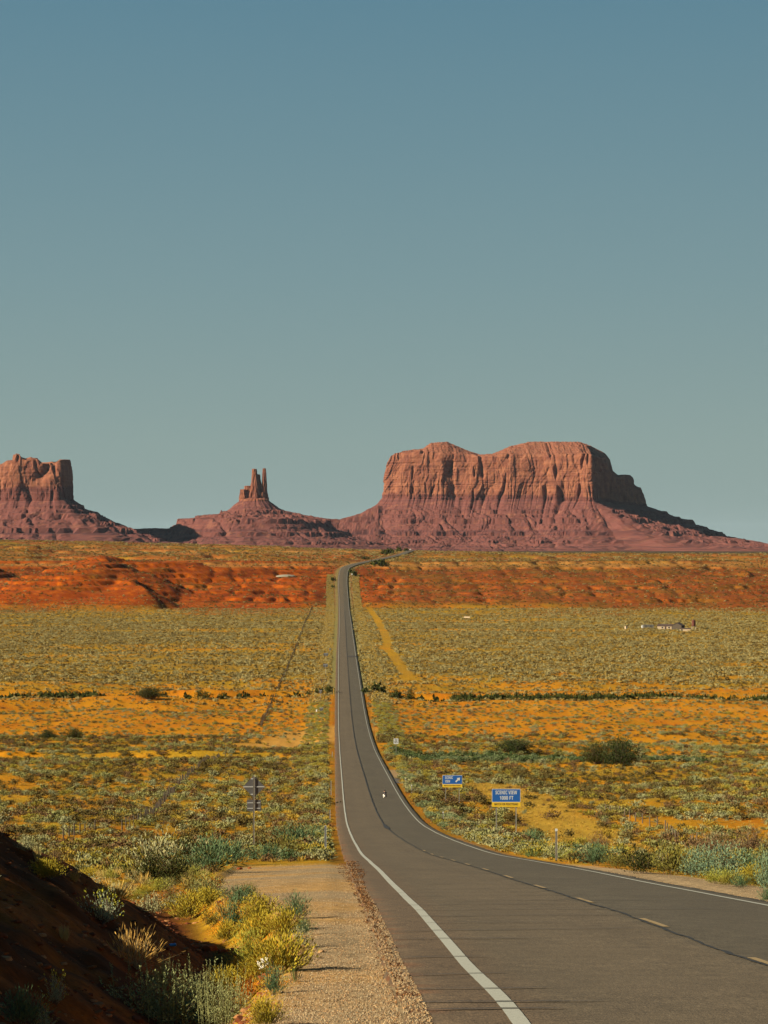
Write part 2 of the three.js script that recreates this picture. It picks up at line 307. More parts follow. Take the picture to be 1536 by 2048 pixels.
{
  const ds = [-1.02, -1, -.9, -.8, -.66, -.53, -.42, -.32, -.2, -.06, .03, .15, .25, .38, .5, .64, .8, .93, 1, 1.02], N = ds.length, pos = [], col = [], uv = [];
  for (const z of roadZ) {
    const L = 4.62 + .1 * noise(z / 1.3, .3) + .07 * noise(z / .35, 2), Rr = 4.25 + .09 * noise(z / 1.7, 5.3) + .05 * noise(z / .4, 7);
    for (const q of ds) {
      const d = q < 0 ? q * L : q * Rr, p = onRoad(d, z, Math.abs(q) > 1.01 ? -.16 : 0); pos.push(...p); uv.push(d / 4.1, z / 6.3);
      let c = d < -3.6 ? S(140, 117, 90) : d < -.15 ? S(138, 121, 96) : S(122, 111, 91);
      const wheel = Math.exp(-Math.pow((Math.abs(d + (d < -.15 ? 2.8 : -2.75)) ), 2) / .14) + Math.exp(-Math.pow((Math.abs(d + (d < -.15 ? 1.0 : -.95))), 2) / .14);
      const patch = fbm(d / 2.2, z / 14, 3, 5), fine = fbm(d / .7, z / 2.4, 2, 1.8);
      let v = 1 + .07 * wheel * noise(.2, z / 40, 8) + .2 * patch + .16 * fine - (d < -.15 ? .05 : .02) * wheel;
      if (d < -4.3) { const k = sst(-.1, .3, noise(z / .8, d * 3, 4)); c = mixc(c, C.dirt, .55 * k); }
      col.push(c[0] * v, c[1] * v, c[2] * v);
    }
  }
  part('asphalt_surface', geo(pos, gridIndex(roadZ.length, N, false), col, uv, true), asphaltMat, road);
}
const paintTex = noiseTexture(256, (u, v, r) => .9 + .16 * tileNoise(u, v, 20, 3) + .12 * tileNoise(u, v, 60, 4) - (r() > .93 ? .25 : 0)); paintTex.colorSpace = THREE.SRGBColorSpace;
const whitePaint = new THREE.MeshStandardMaterial({ color: new THREE.Color().setRGB(.36, .36, .3), map: paintTex, roughness: .8 });
const yellowPaint = new THREE.MeshStandardMaterial({ color: new THREE.Color().setRGB(.28, .19, .075), map: paintTex, roughness: .8 });
const tarMat = new THREE.MeshStandardMaterial({ color: new THREE.Color().setRGB(.008, .007, .006), roughness: .75 });
const crackMat = new THREE.MeshStandardMaterial({ color: new THREE.Color().setRGB(.022, .016, .012), roughness: .95 });
for (const s of [-1, 1]) {
  const base = s * 3.66, w = z => (s < 0 ? .082 : .06) * (1 + .08 * noise(z / .6, s, 2)), wob = z => .025 * noise(z / 9, s * 3, 1);
  part('edge_line', roadStrip(roadZ, z => base - w(z) + wob(z), z => base + w(z) + wob(z), .005, null, 1.2), whitePaint, road);
}
const dense = (a, b, step) => { const o = []; for (let z = a; z < b; z += step) o.push(z); o.push(b); return o; };
for (let k = 0, z = 29.6; z < 150; k++, z += 11.6) part('centre_dash', roadStrip(dense(z, z + 3.3, .3), q => .13 - .055 + .012 * noise(q * 3, 1), q => .13 + .055 + .012 * noise(q * 3, 5), .005, null, 1.2), yellowPaint, road);
{ // the tar-filled seam that wanders along the centre
  const zs = []; for (let z = 16; z < 1900; z *= 1 + .0035) zs.push(z);
  const mid = z => .015 + .05 * noise(z / 6, 3.3) + .05 * noise(z / .8, 7.1) - .1 * sst(120, 250, z), wd = z => (.032 + .02 * noise(z / .6, 1.7) + .018 * noise(z / .2, 4)) * (1 + 1.1 * sst(100, 300, z)) + .2 * Math.exp(-Math.pow((z - 232) / 5, 2)) + .12 * Math.exp(-Math.pow((z - 240) / 4, 2));
  part('tar_seam', roadStrip(zs, z => mid(z) - wd(z), z => mid(z) + wd(z), .009, null), tarMat, road);
}
{ // crosswise cracks
  const r = rng(41);
  const list = [];
  [[24.2, -5, -3.1], [25.1, -5, -2.6], [27, -4.6, -3.0], [29.7, -4.6, -3.3], [33.5, -4.6, -3.2], [38, -4.6, -2.2], [40.5, -4.6, 0], [43, -3.9, -1.2], [46, -4.5, .4], [49, -4.5, 3], [52, -4.5, 0], [54.5, -3, 3.8], [58, -4.4, 3.5], [61, -4.4, 0], [64, -4.4, 4], [69, -4.3, 3.8], [75, -4.4, 4], [82, -4, 2], [90, -4.4, 4], [99, -4.4, 3.9]].forEach(a => list.push([...a, .034]));
  for (let z = 108; z < 1800; z *= 1.05 + r() * .05) { const a = -4.4 + r() * 1.5; list.push([z, r() < .6 ? a : -.1, r() < .6 ? 4 : .1, .026 + z * .0002]); }
  for (const [z, a, b, w] of list) {
    const pos = [], n = 18, tilt = (r() - .5) * .8, ph = r() * 90;
    for (let i = 0; i <= n; i++) {
      const d = mix(a, b, i / n), zc = z + tilt * (i / n - .5) + .12 * noise(d * 1.3, ph) + .05 * noise(d * 5, ph + 9), ww = w * (.5 + .9 * Math.abs(noise(d * 2.2, ph + 3)) + .4) * (1 - Math.pow(Math.abs(i / n * 2 - 1), 6));
      pos.push(...onRoad(clamp(d, -4.5, 4.15), zc - ww, .013 + lift(z) * 1.4), ...onRoad(clamp(d, -4.5, 4.15), zc + ww, .013 + lift(z) * 1.4));
    }
    const idx = []; for (let i = 0; i < n; i++) { const q = i * 2; idx.push(q, q + 2, q + 1, q + 1, q + 2, q + 3); }
    part('crack', geo(pos, idx, null, null, true), crackMat, road);
  }
  part('tar_patch', roadStrip(dense(1066, 1078, 2), () => .1, () => 3.9, .02, null), crackMat, road);
}
{ // a side road joins on the right
  const pts = drive, pos = [], n = 24, idx = [];
  for (let i = 0; i <= n; i++) { const t = i / n, z = mix(372, 392, t), x0 = roadX(z) + 4.1, x1 = roadX(z) + 4.1 + 5.2 * Math.sin(Math.PI * Math.min(1, t * 1.05)) * (1 + .15 * noise(i, 3)) + .1; for (let k = 0; k < 5; k++) { const x = mix(x0, x1, k / 4); pos.push(x, Math.max(ground(x, z) + .05, EYE + roadH(z) - .08 - .05 * k), -z); } }
  part('turnout_surface', geo(pos, gridIndex(n + 1, 5, false), null, null, true), new THREE.MeshStandardMaterial({ color: new THREE.Color().setRGB(.05, .037, .027), roughness: .95 }), road);
}

// ------------------------------------------------------------------ sandstone mesas
const elev = (py, z) => -(py - HY) / F * z;
const strataMat = new THREE.MeshPhysicalMaterial({ specularIntensity: .15, vertexColors: true, roughness: 1 });
const ridged = (x, y, z) => 1 - Math.abs(PN.noise(x, y, z));
const R_TAN = S(158, 102, 76), R_CLIFF = S(134, 82, 64), R_DARK = S(106, 62, 58), R_TALUS = S(124, 76, 69), R_TALUS2 = S(105, 64, 61), R_CAP = S(140, 92, 70), R_PALE = S(162, 106, 82);
function rockColor(kind, x, e, z, low) {
  const n = fbm(x / 30, z / 30 + e / 22, 3, 5), f = fbm(x / 6, e / 4, 2, z / 6), bed = noise(.2, e / 5.5 + .6 * noise(x / 90, z / 90, 2), 7);
  let c;
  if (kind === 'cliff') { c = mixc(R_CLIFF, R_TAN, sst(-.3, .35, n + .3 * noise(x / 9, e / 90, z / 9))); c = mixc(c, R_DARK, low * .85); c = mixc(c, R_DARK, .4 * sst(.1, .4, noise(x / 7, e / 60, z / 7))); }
  else if (kind === 'cap') { c = mixc(R_CAP, R_CLIFF, sst(-.2, .3, bed)); c = mixc(c, R_PALE, .5 * sst(.1, .4, f)); }
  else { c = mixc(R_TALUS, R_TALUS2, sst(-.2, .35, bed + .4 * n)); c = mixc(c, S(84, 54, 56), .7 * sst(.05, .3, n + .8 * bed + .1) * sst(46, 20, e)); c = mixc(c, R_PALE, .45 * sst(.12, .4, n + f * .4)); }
  const v = 1 + .18 * f + .1 * bed;
  return [c[0] * v, c[1] * v, c[2] * v];
}
function displace(x, e, z, amp) {                         // buttresses, joints and beds of a cliff face
  const wx = x + 9 * PN.noise(x / 40, e / 60, z / 40), wz = z + 5 * PN.noise(x / 25, e / 80, z / 25 + 4);
  let d = PN.noise(wx / 80, e / 500, wz / 80) * 13 + PN.noise((wx + e * .5) / 42, e / 120, wz / 42 + 3) * 5;
  const blk = PN.noise(wx / 50, e / 170, wz / 50 + 11) * 3, bf = Math.floor(blk), br = blk - bf; d += (bf + sst(.42, .58, br)) * 3.6;   // flat faces with steps between
  const blk2 = PN.noise((wx - e * .35) / 26, e / 52, wz / 26 + 5) * 3, cf = Math.floor(blk2), cr = blk2 - cf; d += (cf + sst(.4, .6, cr)) * 1.5;
  d -= Math.pow(ridged(wx / 52, e / 420, wz / 52 + 7), 18) * 27 * clamp(.4 + PN.noise(x / 90, e / 60, 4) * 2.4);                        // a few deep joints
  const low = clamp(1.25 - (e - 130) / 90);
  d -= Math.pow(ridged(wx / 17, e / 120, wz / 17 + 2), 8) * 4.2 * (.15 + .85 * low);
  d += PN.noise(wx / 6, e / 9, wz / 6) * 1.2 + PN.noise(.3, e / 4.2, 3.3 + x / 240) * 1.6;
  return d * amp;
}
const bedKnots = [[-60, -60]]; for (const [L, R] of [[8, 5], [34, 7], [54, 3.5], [74, 8], [90, 3.5], [104, 6]]) bedKnots.push([L - R * 1.4, L - R * 1.4], [L - .7, L - R], [L + .7, L + R], [L + R * 1.4, L + R * 1.4]);
bedKnots.push([400, 400]); bedKnots.sort((p, q) => p[0] - q[0]); for (let i = 1; i < bedKnots.length; i++) bedKnots[i][1] = Math.max(bedKnots[i][1], bedKnots[i - 1][1] + .01);
const beds = linear(bedKnots);                            // hard beds crop out as ledges at the same heights all round
function mesa(name, label, o) {
  const root = thing(name, label, 'mesa', new THREE.Vector3(0, 0, 0));
  const pts = o.outline.map(([px, z]) => new THREE.Vector3((px - CX) / F * z, 0, z));
  const cv = new THREE.CatmullRomCurve3(pts, true, 'catmullrom', .35), N = o.n, P = cv.getSpacedPoints(N).slice(0, N);
  const spine = o.spine.map(([px, z]) => [(px - CX) / F * z, z]);
  const Q = P.map(p => { const [a, b] = spine, dx = b[0] - a[0], dz = b[1] - a[1], t = clamp(((p.x - a[0]) * dx + (p.z - a[1]) * dz) / (dx * dx + dz * dz)); return { x: a[0] + dx * t, z: a[1] + dz * t }; });
  const O = P.map((p, i) => { const dx = p.x - Q[i].x, dz = p.z - Q[i].z, l = Math.hypot(dx, dz); return [dx / l, dz / l, l]; });
  { const area = P.reduce((s, p, i) => { const q = P[(i + 1) % N]; return s + p.x * q.z - q.x * p.z; }, 0), sg = area > 0 ? 1 : -1; P.forEach((p, i) => { const a = P[(i + N - 3) % N], b = P[(i + 3) % N], l = Math.hypot(b.x - a.x, b.z - a.z); O[i] = [sg * (b.z - a.z) / l, -sg * (b.x - a.x) / l, O[i][2]]; }); }
  for (let k = 0; k < 90; k++) { const T = O.map((v, i) => { const a = O[(i + N - 1) % N], b = O[(i + 1) % N], x = a[0] + v[0] * 2 + b[0], z = a[1] + v[1] * 2 + b[1], l = Math.hypot(x, z); return [x / l, z / l, v[2]]; }); T.forEach((v, i) => O[i] = v); }
  const base = linear(o.base), rim = linear(o.rim), sky = linear(o.sky), amp = o.amp ?? 1;
  const pxOf = (x, z) => CX + F * x / z;
  const push = (A, x, e, z, kind, low) => { A.pos.push(x, EYE + e, -z); A.col.push(...rockColor(kind, x, e, z, low || 0)); };
  const M = o.m, A = { pos: [], col: [] }, first = [], last = [];
  for (let j = 0; j <= M; j++) for (let i = 0; i < N; i++) {
    const p = P[i], t = j / M, px = pxOf(p.x, p.z), eb = elev(base(px), p.z), er = elev(rim(px), p.z), e = mix(eb, er, t);
    let dd = displace(p.x, e, p.z, amp) - (o.batter ?? 9) * t - 5 * amp * Math.pow(t, 9);
    if (t < .35) dd += (o.skirt ?? 3) * Math.pow(1 - t / .35, 1.4);
    const x = p.x + O[i][0] * dd, z = p.z + O[i][1] * dd;
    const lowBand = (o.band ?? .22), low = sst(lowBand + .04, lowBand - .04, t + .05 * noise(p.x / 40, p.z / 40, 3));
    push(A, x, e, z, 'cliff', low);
    if (j === 0) first.push([x, e, z, dd]); if (j === M) last.push([x, e, z]);
  }
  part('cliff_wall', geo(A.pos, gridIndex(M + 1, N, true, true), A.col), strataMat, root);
  // talus
  const K = o.k, B = { pos: [], col: [] }, prof = curve(o.profile), reach = o.reach;
  for (let k = 0; k <= K; k++) for (let i = 0; i < N; i++) {
    const f = Math.pow(k / K, 1.25), p = P[i], ang = Math.atan2(O[i][1], O[i][0]);
    const D = reach(O[i][0], O[i][1]) * (1 + .16 * noise(p.x / 120, p.z / 120, 9));
    const d = f * D, x0 = p.x + O[i][0] * (first[i][3] * Math.pow(1 - f, 9) + d), z0 = p.z + O[i][1] * (first[i][3] * Math.pow(1 - f, 9) + d);
    let e = mix(first[i][1], o.foot, prof(f));
    const w = Math.min(1, f * 7) * (1 - f * .8);
    const gx = x0 + 38 * noise(x0 / 60, z0 / 60, 2), gz = z0 + .5 * x0;
    e += w * (-Math.pow(ridged(gx / 75, gz / 95, 3), 5) * 15 - Math.pow(ridged(gx / 27, z0 / 34, 9), 6) * 5 + 6 + fbm(x0 / 40, z0 / 40, 4, 3) * 13 + fbm(x0 / 8, z0 / 8, 2, 8) * 4.4);
    const lk = clamp(.62 + 2.6 * noise(x0 / 55, z0 / 70, 12)) * Math.min(1, f * 14);
    e = mix(e, beds(e + (o.bedOff ?? 0)) - (o.bedOff ?? 0), lk);
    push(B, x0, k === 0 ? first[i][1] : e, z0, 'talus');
  }
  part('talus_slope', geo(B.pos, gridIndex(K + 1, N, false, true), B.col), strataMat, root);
  // cap
  const L = o.l, Cc = { pos: [], col: [] };
  for (let k = 0; k <= L; k++) for (let i = 0; i < N; i++) {
    const t = k / L, a = last[i], x = mix(a[0], Q[i].x, t), z = mix(a[2], Q[i].z, t), px = pxOf(x, z), top = elev(sky(px), z);
    const ramp = sst(0, .5, t);
    let e = mix(a[1], Math.max(a[1], top), ramp) ; if (t > .5) e = mix(e, top, sst(.5, .7, t));
    if (k && k < L - 3) { const g = e + 3.5 * noise(x / 22, z / 22, 6) + 2 * noise(x / 7, z / 7, 4); e = Math.min(top + 1.5, Math.max(a[1], ledge(g / 7, 1) * 7)); }
    if (k) e += 1.1 * noise(x / 6, z / 6, 4);
    push(Cc, x, k === 0 ? a[1] : e, z, 'cap');
  }
  part('cap_rock', geo(Cc.pos, gridIndex(L + 1, N, true, true), Cc.col), strataMat, root);
  return root;
}
const lead = tab => tab;
mesa('sandstone_mesa', 'broad twin-topped red sandstone mesa right of the road', {
  outline: [[770, 8230], [773, 8130], [830, 8090], [930, 8060], [1040, 8020], [1120, 7990], [1184, 7945], [1205, 8010], [1240, 8140], [1270, 8260], [1293, 8370], [1282, 8470], [1180, 8500], [1000, 8500], [840, 8440]],
  spine: [[835, 8270], [1225, 8290]], n: 1050, m: 64, k: 150, l: 34,
  base: [[700, 992], [770, 996], [900, 1000], [1040, 998], [1184, 1003], [1240, 1008], [1293, 1012], [1400, 1012]],
  rim: [[700, 940], [769, 936], [773, 922], [779, 911], [786, 906], [845, 902], [900, 907], [945, 909], [960, 913], [985, 911], [1010, 908], [1100, 909], [1170, 906], [1200, 912], [1218, 918], [1224, 942], [1236, 952], [1250, 954], [1262, 950], [1270, 956], [1278, 973], [1281, 980], [1284, 976], [1290, 974], [1292, 988], [1296, 1000]],
  sky: [[700, 938], [769, 934], [778, 911], [788, 904], [845, 898], [862, 886], [895, 884], [906, 889], [930, 899], [945, 905], [960, 910], [985, 908], [1000, 902], [1020, 893], [1058, 884], [1160, 884], [1182, 892], [1210, 907], [1220, 920], [1226, 942], [1236, 951], [1262, 949], [1270, 955], [1280, 978], [1288, 975], [1293, 990]],
  profile: [[0, 0], [.17, .38], [.34, .72], [.55, .9], [1, 1]], foot: -30,
  reach: (a, b) => mix(mix(470, 300, sst(-.2, .5, b)), a > 0 ? 900 : 420, sst(.35, .8, Math.abs(a))), band: .1, bedOff: 6,
});
mesa('sandstone_mesa', 'castle-like red butte cut off by the photo\'s left edge', {
  outline: [[138, 7360], [141, 7440], [110, 7560], [-100, 7640], [-420, 7600], [-560, 7480], [-420, 7360], [-180, 7330], [-60, 7320], [40, 7310], [100, 7300], [128, 7310]],
  spine: [[40, 7440], [-420, 7480]], n: 620, m: 60, k: 100, l: 20,
  base: [[-600, 1000], [0, 1003], [138, 1000], [200, 1000]],
  rim: [[-600, 930], [-300, 905], [-120, 918], [-20, 936], [5, 930], [14, 924], [28, 922], [31, 909], [38, 910], [42, 917], [50, 920], [60, 917], [75, 919], [79, 927], [96, 927], [104, 925], [110, 931], [119, 922], [131, 919], [200, 921]],
  sky: [[-600, 930], [-300, 905], [-120, 918], [-20, 936], [5, 928], [14, 922], [28, 921], [31, 907], [38, 908], [42, 915], [50, 918], [60, 915], [75, 917], [79, 926], [96, 926], [104, 924], [110, 929], [119, 920], [131, 917], [200, 919]],
  profile: [[0, 0], [.12, .24], [.36, .6], [.6, .84], [1, 1]], foot: -30, batter: 5, amp: .75, skirt: 3,
  reach: (a, b) => mix(400, a > 0 ? 520 : 330, sst(.3, .8, Math.abs(a))), band: .34, bedOff: 0,
});
function saddle(path, topTab, label) {                     // a ridge that follows [px, z] points, with its crest line taken from the skyline
  const pts = [], col = [], rows = 64, cols = 190, zc = linear(path), top = linear(topTab), x0 = path[0][0], x1 = path[path.length - 1][0];
  for (let j = 0; j < rows; j++) for (let i = 0; i < cols; i++) {
    const px = mix(x0, x1, i / (cols - 1)), zm = zc(px), x = (px - CX) / F * zm, q = mix(-1, 1, j / (rows - 1)), z = zm - q * (q < 0 ? 220 : 380), t = Math.abs(q);
    let e = mix(elev(top(px), zm), -32, curve([[0, 0], [.2, .34], [.45, .68], [.7, .88], [1, 1]])(t));
    const w = Math.min(1, t * 6) * (1 - .6 * t); e += w * (fbm(x / 40, z / 40, 4, 3) * 12 + fbm(x / 8, z / 8, 2, 8) * 3.5 - Math.pow(ridged(x / 60, z / 80, 3), 5) * 9 + 3) + 1.5 * noise(x / 14, z / 14, 4);
    e = mix(e, beds(e), clamp(.62 + 2.6 * noise(x / 55, z / 70, 12)) * Math.min(1, t * 12));
    pts.push(x, EYE + e, -z); col.push(...rockColor('talus', x, e, z));
  }
  const m = new THREE.Mesh(geo(pts, gridIndex(rows, cols, true), col), strataMat); m.name = numbered('saddle_ridge'); scene.add(shadows(tag(m, label, 'ridge', null, 'structure')));
}
saddle([[130, 7470], [300, 7560], [480, 7680]], [[130, 1040], [205, 1040], [218, 1047], [230, 1055], [262, 1057], [300, 1055], [345, 1056], [372, 1048], [480, 1030]], 'low dark saddle ridge between the left butte and the twin spires');
saddle([[545, 8000], [680, 8070], [760, 8110], [800, 8130]], [[545, 1012], [600, 1026], [640, 1034], [660, 1036], [680, 1037], [700, 1031], [720, 1025], [736, 1016], [756, 1008], [778, 1012], [800, 1034]], 'red saddle ridge joining the twin spires to the broad mesa');
{ // twin spires on their stepped pedestal
  const root = mesa('sandstone_spire', 'pair of slender red rock spires on a stepped pedestal', {
    outline: [[478, 7720], [484, 7690], [510, 7670], [534, 7690], [540, 7730], [530, 7770], [505, 7785], [484, 7765]],
    spine: [[498, 7730], [524, 7732]], n: 420, m: 14, k: 150, l: 6,
    base: [[0, 1003], [900, 1003]], rim: [[470, 998], [545, 998]], sky: [[470, 996], [545, 996]],
    profile: [[0, 0], [.05, .1], [.1, .2], [.2, .27], [.42, .38], [.47, .52], [.7, .78], [1, 1]], foot: -30, batter: 3, amp: .4, skirt: 2,
    reach: (a, b) => 420 - 40 * Math.abs(b), bedOff: 10,
  });
  const tower = (pxc, zc, wPx, dz, yTop, yBase, lean, seed, taper = .55) => {
    const n = 64, m = 54, A = { pos: [], col: [] }, xc = (pxc - CX) / F * zc, rx = wPx / F * zc / 2, eb = elev(yBase, zc), et = elev(yTop, zc);
    for (let j = 0; j <= m; j++) for (let i = 0; i < n; i++) {
      const t = Math.min(1, j / (m - 3)), a = i / n * Math.PI * 2, e = mix(eb, et, t) + (j > m - 3 ? (j - m + 3) * .4 : 0);
      const sh = j > m - 3 ? [1, .75, .4, .02][j - m + 3] : 1;
      const w = mix(1.25, taper, Math.pow(t, .75)) * (1 + .22 * noise(Math.cos(a) * 1.8 + seed, Math.sin(a) * 1.8, e / 45) + .14 * noise(Math.cos(a) * 4 + seed, Math.sin(a) * 4, e / 16) - .22 * Math.pow(ridged(Math.cos(a) * 2.2 + seed * 3, Math.sin(a) * 2.2, e / 90), 6)) * sh;
      const x = xc + Math.cos(a) * rx * w + lean * t, z = zc + Math.sin(a) * dz * w;
      A.pos.push(x, EYE + e, -z); A.col.push(...rockColor('cliff', x, e, z, sst(.2, .1, t)));
    }
    part('spire', geo(A.pos, gridIndex(m + 1, n, true, true), A.col), strataMat, root);
  };
  tower(488, 7725, 17, 20, 979, 1004, 0, 1.3, .9);
  tower(496, 7735, 18, 22, 972, 1004, 0, 4.3, .8);
  tower(510, 7722, 26, 20, 938, 1004, -2, 2.1, .34);
  tower(515, 7735, 22, 20, 949, 1004, 0, 6.1, .5);
  tower(528, 7728, 15, 14, 937, 1004, 1, 9.7, .42);
  tower(524, 7730, 26, 20, 985, 1004, 0, 3.7, .9);
}
console.log('mesas');

// ------------------------------------------------------------------ plants
const leafMat = new THREE.MeshPhysicalMaterial({ specularIntensity: .2, vertexColors: true, roughness: 1, side: THREE.DoubleSide });
const woodMat = new THREE.MeshStandardMaterial({ color: new THREE.Color().setRGB(.1, .064, .038), roughness: 1, side: THREE.DoubleSide });
class Leaves {
  constructor() { this.p = []; this.c = []; this.i = []; }
  blade(x, y, z, dx, dy, dz, len, wid, col, r, face) {   // a narrow quad (or triangle) that starts at a point and runs along a direction
    let l = Math.hypot(dx, dy, dz) || 1; dx /= l; dy /= l; dz /= l;
    let sx = r() - .5, sy = (r() - .5) * .6, sz = r() - .5; if (face) { const [nx, ny, nz] = face, k = .45; sx = dy * nz - dz * ny + sx * k; sy = dz * nx - dx * nz + sy * k; sz = dx * ny - dy * nx + sz * k; } const q = sx * dx + sy * dy + sz * dz; sx -= q * dx; sy -= q * dy; sz -= q * dz; l = Math.hypot(sx, sy, sz) || 1; sx *= wid / l / 2; sy *= wid / l / 2; sz *= wid / l / 2;
    const b = this.p.length / 3, ex = x + dx * len, ey = y + dy * len, ez = z + dz * len, mx = x + dx * len * .55, my = y + dy * len * .55, mz = z + dz * len * .55;
    this.p.push(x, y, z, mx - sx, my - sy, mz - sz, mx + sx, my + sy, mz + sz, ex, ey, ez);
    for (let k = 0; k < 4; k++) this.c.push(...col);
    this.i.push(b, b + 1, b + 2, b + 1, b + 3, b + 2);
  }
  stem(x, y, z, ex, ey, ez, w, col) { const b = this.p.length / 3; this.p.push(x - w, y, z, x + w, y, z, x, y, z + w, ex, ey, ez); for (let k = 0; k < 4; k++) this.c.push(...col); this.i.push(b, b + 1, b + 3, b + 1, b + 2, b + 3, b + 2, b, b + 3); }
  geo() { return geo(this.p, this.i, this.c); }
}
const tint = (c, v, r) => { const a = 1 + (r() - .5) * v, b = 1 + (r() - .5) * v * .35; return [c[0] * a * b, c[1] * a, c[2] * a / b]; };
function bush(seed, o) {                                   // radius 1, height 1, grown from twigs that fan out of the ground
  const r = rng(seed), L = new Leaves(), W = new Leaves();
  const lobes = []; for (let k = 0; k < 6; k++) lobes.push([r() * 6.28, .75 + r() * .4]);
  for (let t = 0; t < o.twigs; t++) {
    const az = r() * Math.PI * 2, up = Math.pow(r(), o.fan ?? .8) * 1.45, lobe = 1 + .22 * Math.sin(az * 3 + seed) + .14 * Math.sin(az * 5 + seed * 2);
    const len = (o.minLen ?? .72) + r() * (1 - (o.minLen ?? .72)) * 1.12;
    const tx = Math.cos(az) * Math.cos(up) * len * lobe, tz = Math.sin(az) * Math.cos(up) * len * lobe, ty = (o.lift ?? .22) * len + Math.sin(up) * len * (1 - (o.lift ?? .22));
    const bx = (r() - .5) * .3, bz = (r() - .5) * .3, kx = bx + (tx - bx) * .5 + (r() - .5) * .1, ky = ty * .42, kz = bz + (tz - bz) * .5 + (r() - .5) * .1;
    if (t < o.wood) W.stem(bx, -.04, bz, kx, ky, kz, .014, [1, 1, 1]), W.stem(kx, ky, kz, tx, ty, tz, .009, [1, 1, 1]);
    const base = tint(o.color, o.mound ? .16 : .3, r);
    for (let k = 0; k < o.leaves; k++) {
      const f = (o.from ?? .3) + (1 - (o.from ?? .3)) * (k + r()) / o.leaves, a = f < .5 ? f * 2 : (f - .5) * 2;
      const x = f < .5 ? mix(bx, kx, a) : mix(kx, tx, a), y = f < .5 ? mix(0, ky, a) : mix(ky, ty, a), z = f < .5 ? mix(bz, kz, a) : mix(kz, tz, a);
      const j = o.spread ?? .09, px = x + (r() - .5) * j * 2, py = Math.max(.01, y + (r() - .5) * j), pz = z + (r() - .5) * j * 2;
      const dx = (tx - bx) * (o.along ?? .6) + (r() - .5) * 1.1, dy = ty * (o.along ?? .6) + (r() - .25) * 1.0, dz = (tz - bz) * (o.along ?? .6) + (r() - .5) * 1.1;
      const bloom = o.bloom && f > (o.bloomFrom ?? .86) && r() < (o.bloomShare ?? .9);
      L.blade(px, py, pz, dx, dy, dz, o.len * (.6 + r() * .8), o.wid * (.7 + r() * .6), bloom ? tint(o.bloom, .35, r) : tint(base, o.mound ? .22 : .35, r), r, o.mound ? [px + .001, py * .9 + .15, pz] : null);
    }
  }
  return { foliage: L.geo(), stem: o.wood ? W.geo() : null };
}
function spireBush(seed, o) {                              // sagebrush with tall flowering wands
  const g = bush(seed, o), r = rng(seed + 5), L = new Leaves();
  for (let t = 0; t < o.wands; t++) {
    const az = r() * 6.28, rr = .75 * Math.sqrt(r()), bx = Math.cos(az) * rr, bz = Math.sin(az) * rr, h = .75 + r() * .55, lean = .1;
    for (let k = 0; k < 60; k++) { const f = k / 60, y = mix(.35, h, f), w = (1 - f * .75) * .05; L.blade(bx + Math.cos(az) * lean * f + (r() - .5) * w, y, bz + Math.sin(az) * lean * f + (r() - .5) * w, (r() - .5) * 1.6, .8, (r() - .5) * 1.6, .038, .013, tint(o.color, .4, r), r); }
    L.stem(bx, .1, bz, bx + Math.cos(az) * lean, h, bz + Math.sin(az) * lean, .008, o.color);
  }
  g.foliage = mergeGeometries([g.foliage, L.geo()]); return g;
}
function tuft(seed, o) {
  const r = rng(seed), L = new Leaves();
  for (let t = 0; t < o.blades; t++) { const az = r() * 6.28, rr = r() * .35, sp = .25 + r() * .75; L.blade(Math.cos(az) * rr, -.02, Math.sin(az) * rr, Math.cos(az) * sp, 1 + r() * .6, Math.sin(az) * sp, .55 + r() * .55, o.wid, tint(o.color, .4, r), r); }
  return { foliage: L.geo(), stem: null };
}
const K = {
  silver: S(168, 166, 122), sage: S(142, 140, 84), teal: S(98, 122, 84), blue: S(122, 144, 112), dark: S(64, 68, 30), olive: S(126, 120, 56), brown: S(138, 110, 76), yellow: S(184, 164, 54), yellowGreen: S(156, 144, 58), straw: S(214, 176, 92), lime: S(170, 168, 70), rust: S(190, 110, 30), tamarisk: S(72, 76, 34),
};
const near = {};
const addNear = (key, a) => near[key] = a;
addNear('silver', [bush(1, { twigs: 110, leaves: 13, len: .085, wid: .03, color: K.silver, wood: 16 }), bush(2, { twigs: 100, leaves: 14, len: .09, wid: .03, color: K.silver, wood: 16, lift: .3 })]);
addNear('sage', [bush(3, { twigs: 110, leaves: 13, len: .09, wid: .034, color: K.sage, wood: 16 }), bush(4, { twigs: 120, leaves: 12, len: .085, wid: .034, color: K.sage, wood: 16, lift: .3 })]);
addNear('wand', [spireBush(5, { twigs: 170, leaves: 22, len: .055, wid: .017, color: S(158, 160, 106), wood: 20, wands: 26 }), spireBush(6, { twigs: 160, leaves: 22, len: .055, wid: .017, color: S(150, 156, 104), wood: 20, wands: 20 })]);
addNear('teal', [bush(7, { twigs: 130, leaves: 13, len: .13, wid: .022, color: K.teal, wood: 12, along: 1.4, lift: .34 }), bush(8, { twigs: 130, leaves: 13, len: .13, wid: .022, color: K.teal, wood: 12, along: 1.4, lift: .3 })]);
addNear('blue', [bush(9, { twigs: 150, leaves: 13, len: .075, wid: .026, color: K.blue, wood: 12, lift: .25 }), bush(10, { twigs: 150, leaves: 13, len: .075, wid: .026, color: K.blue, wood: 12, lift: .3 })]);
addNear('dark', [bush(11, { twigs: 120, leaves: 12, len: .085, wid: .034, color: K.dark, wood: 20 }), bush(12, { twigs: 120, leaves: 12, len: .085, wid: .034, color: K.dark, wood: 20, lift: .3 })]);
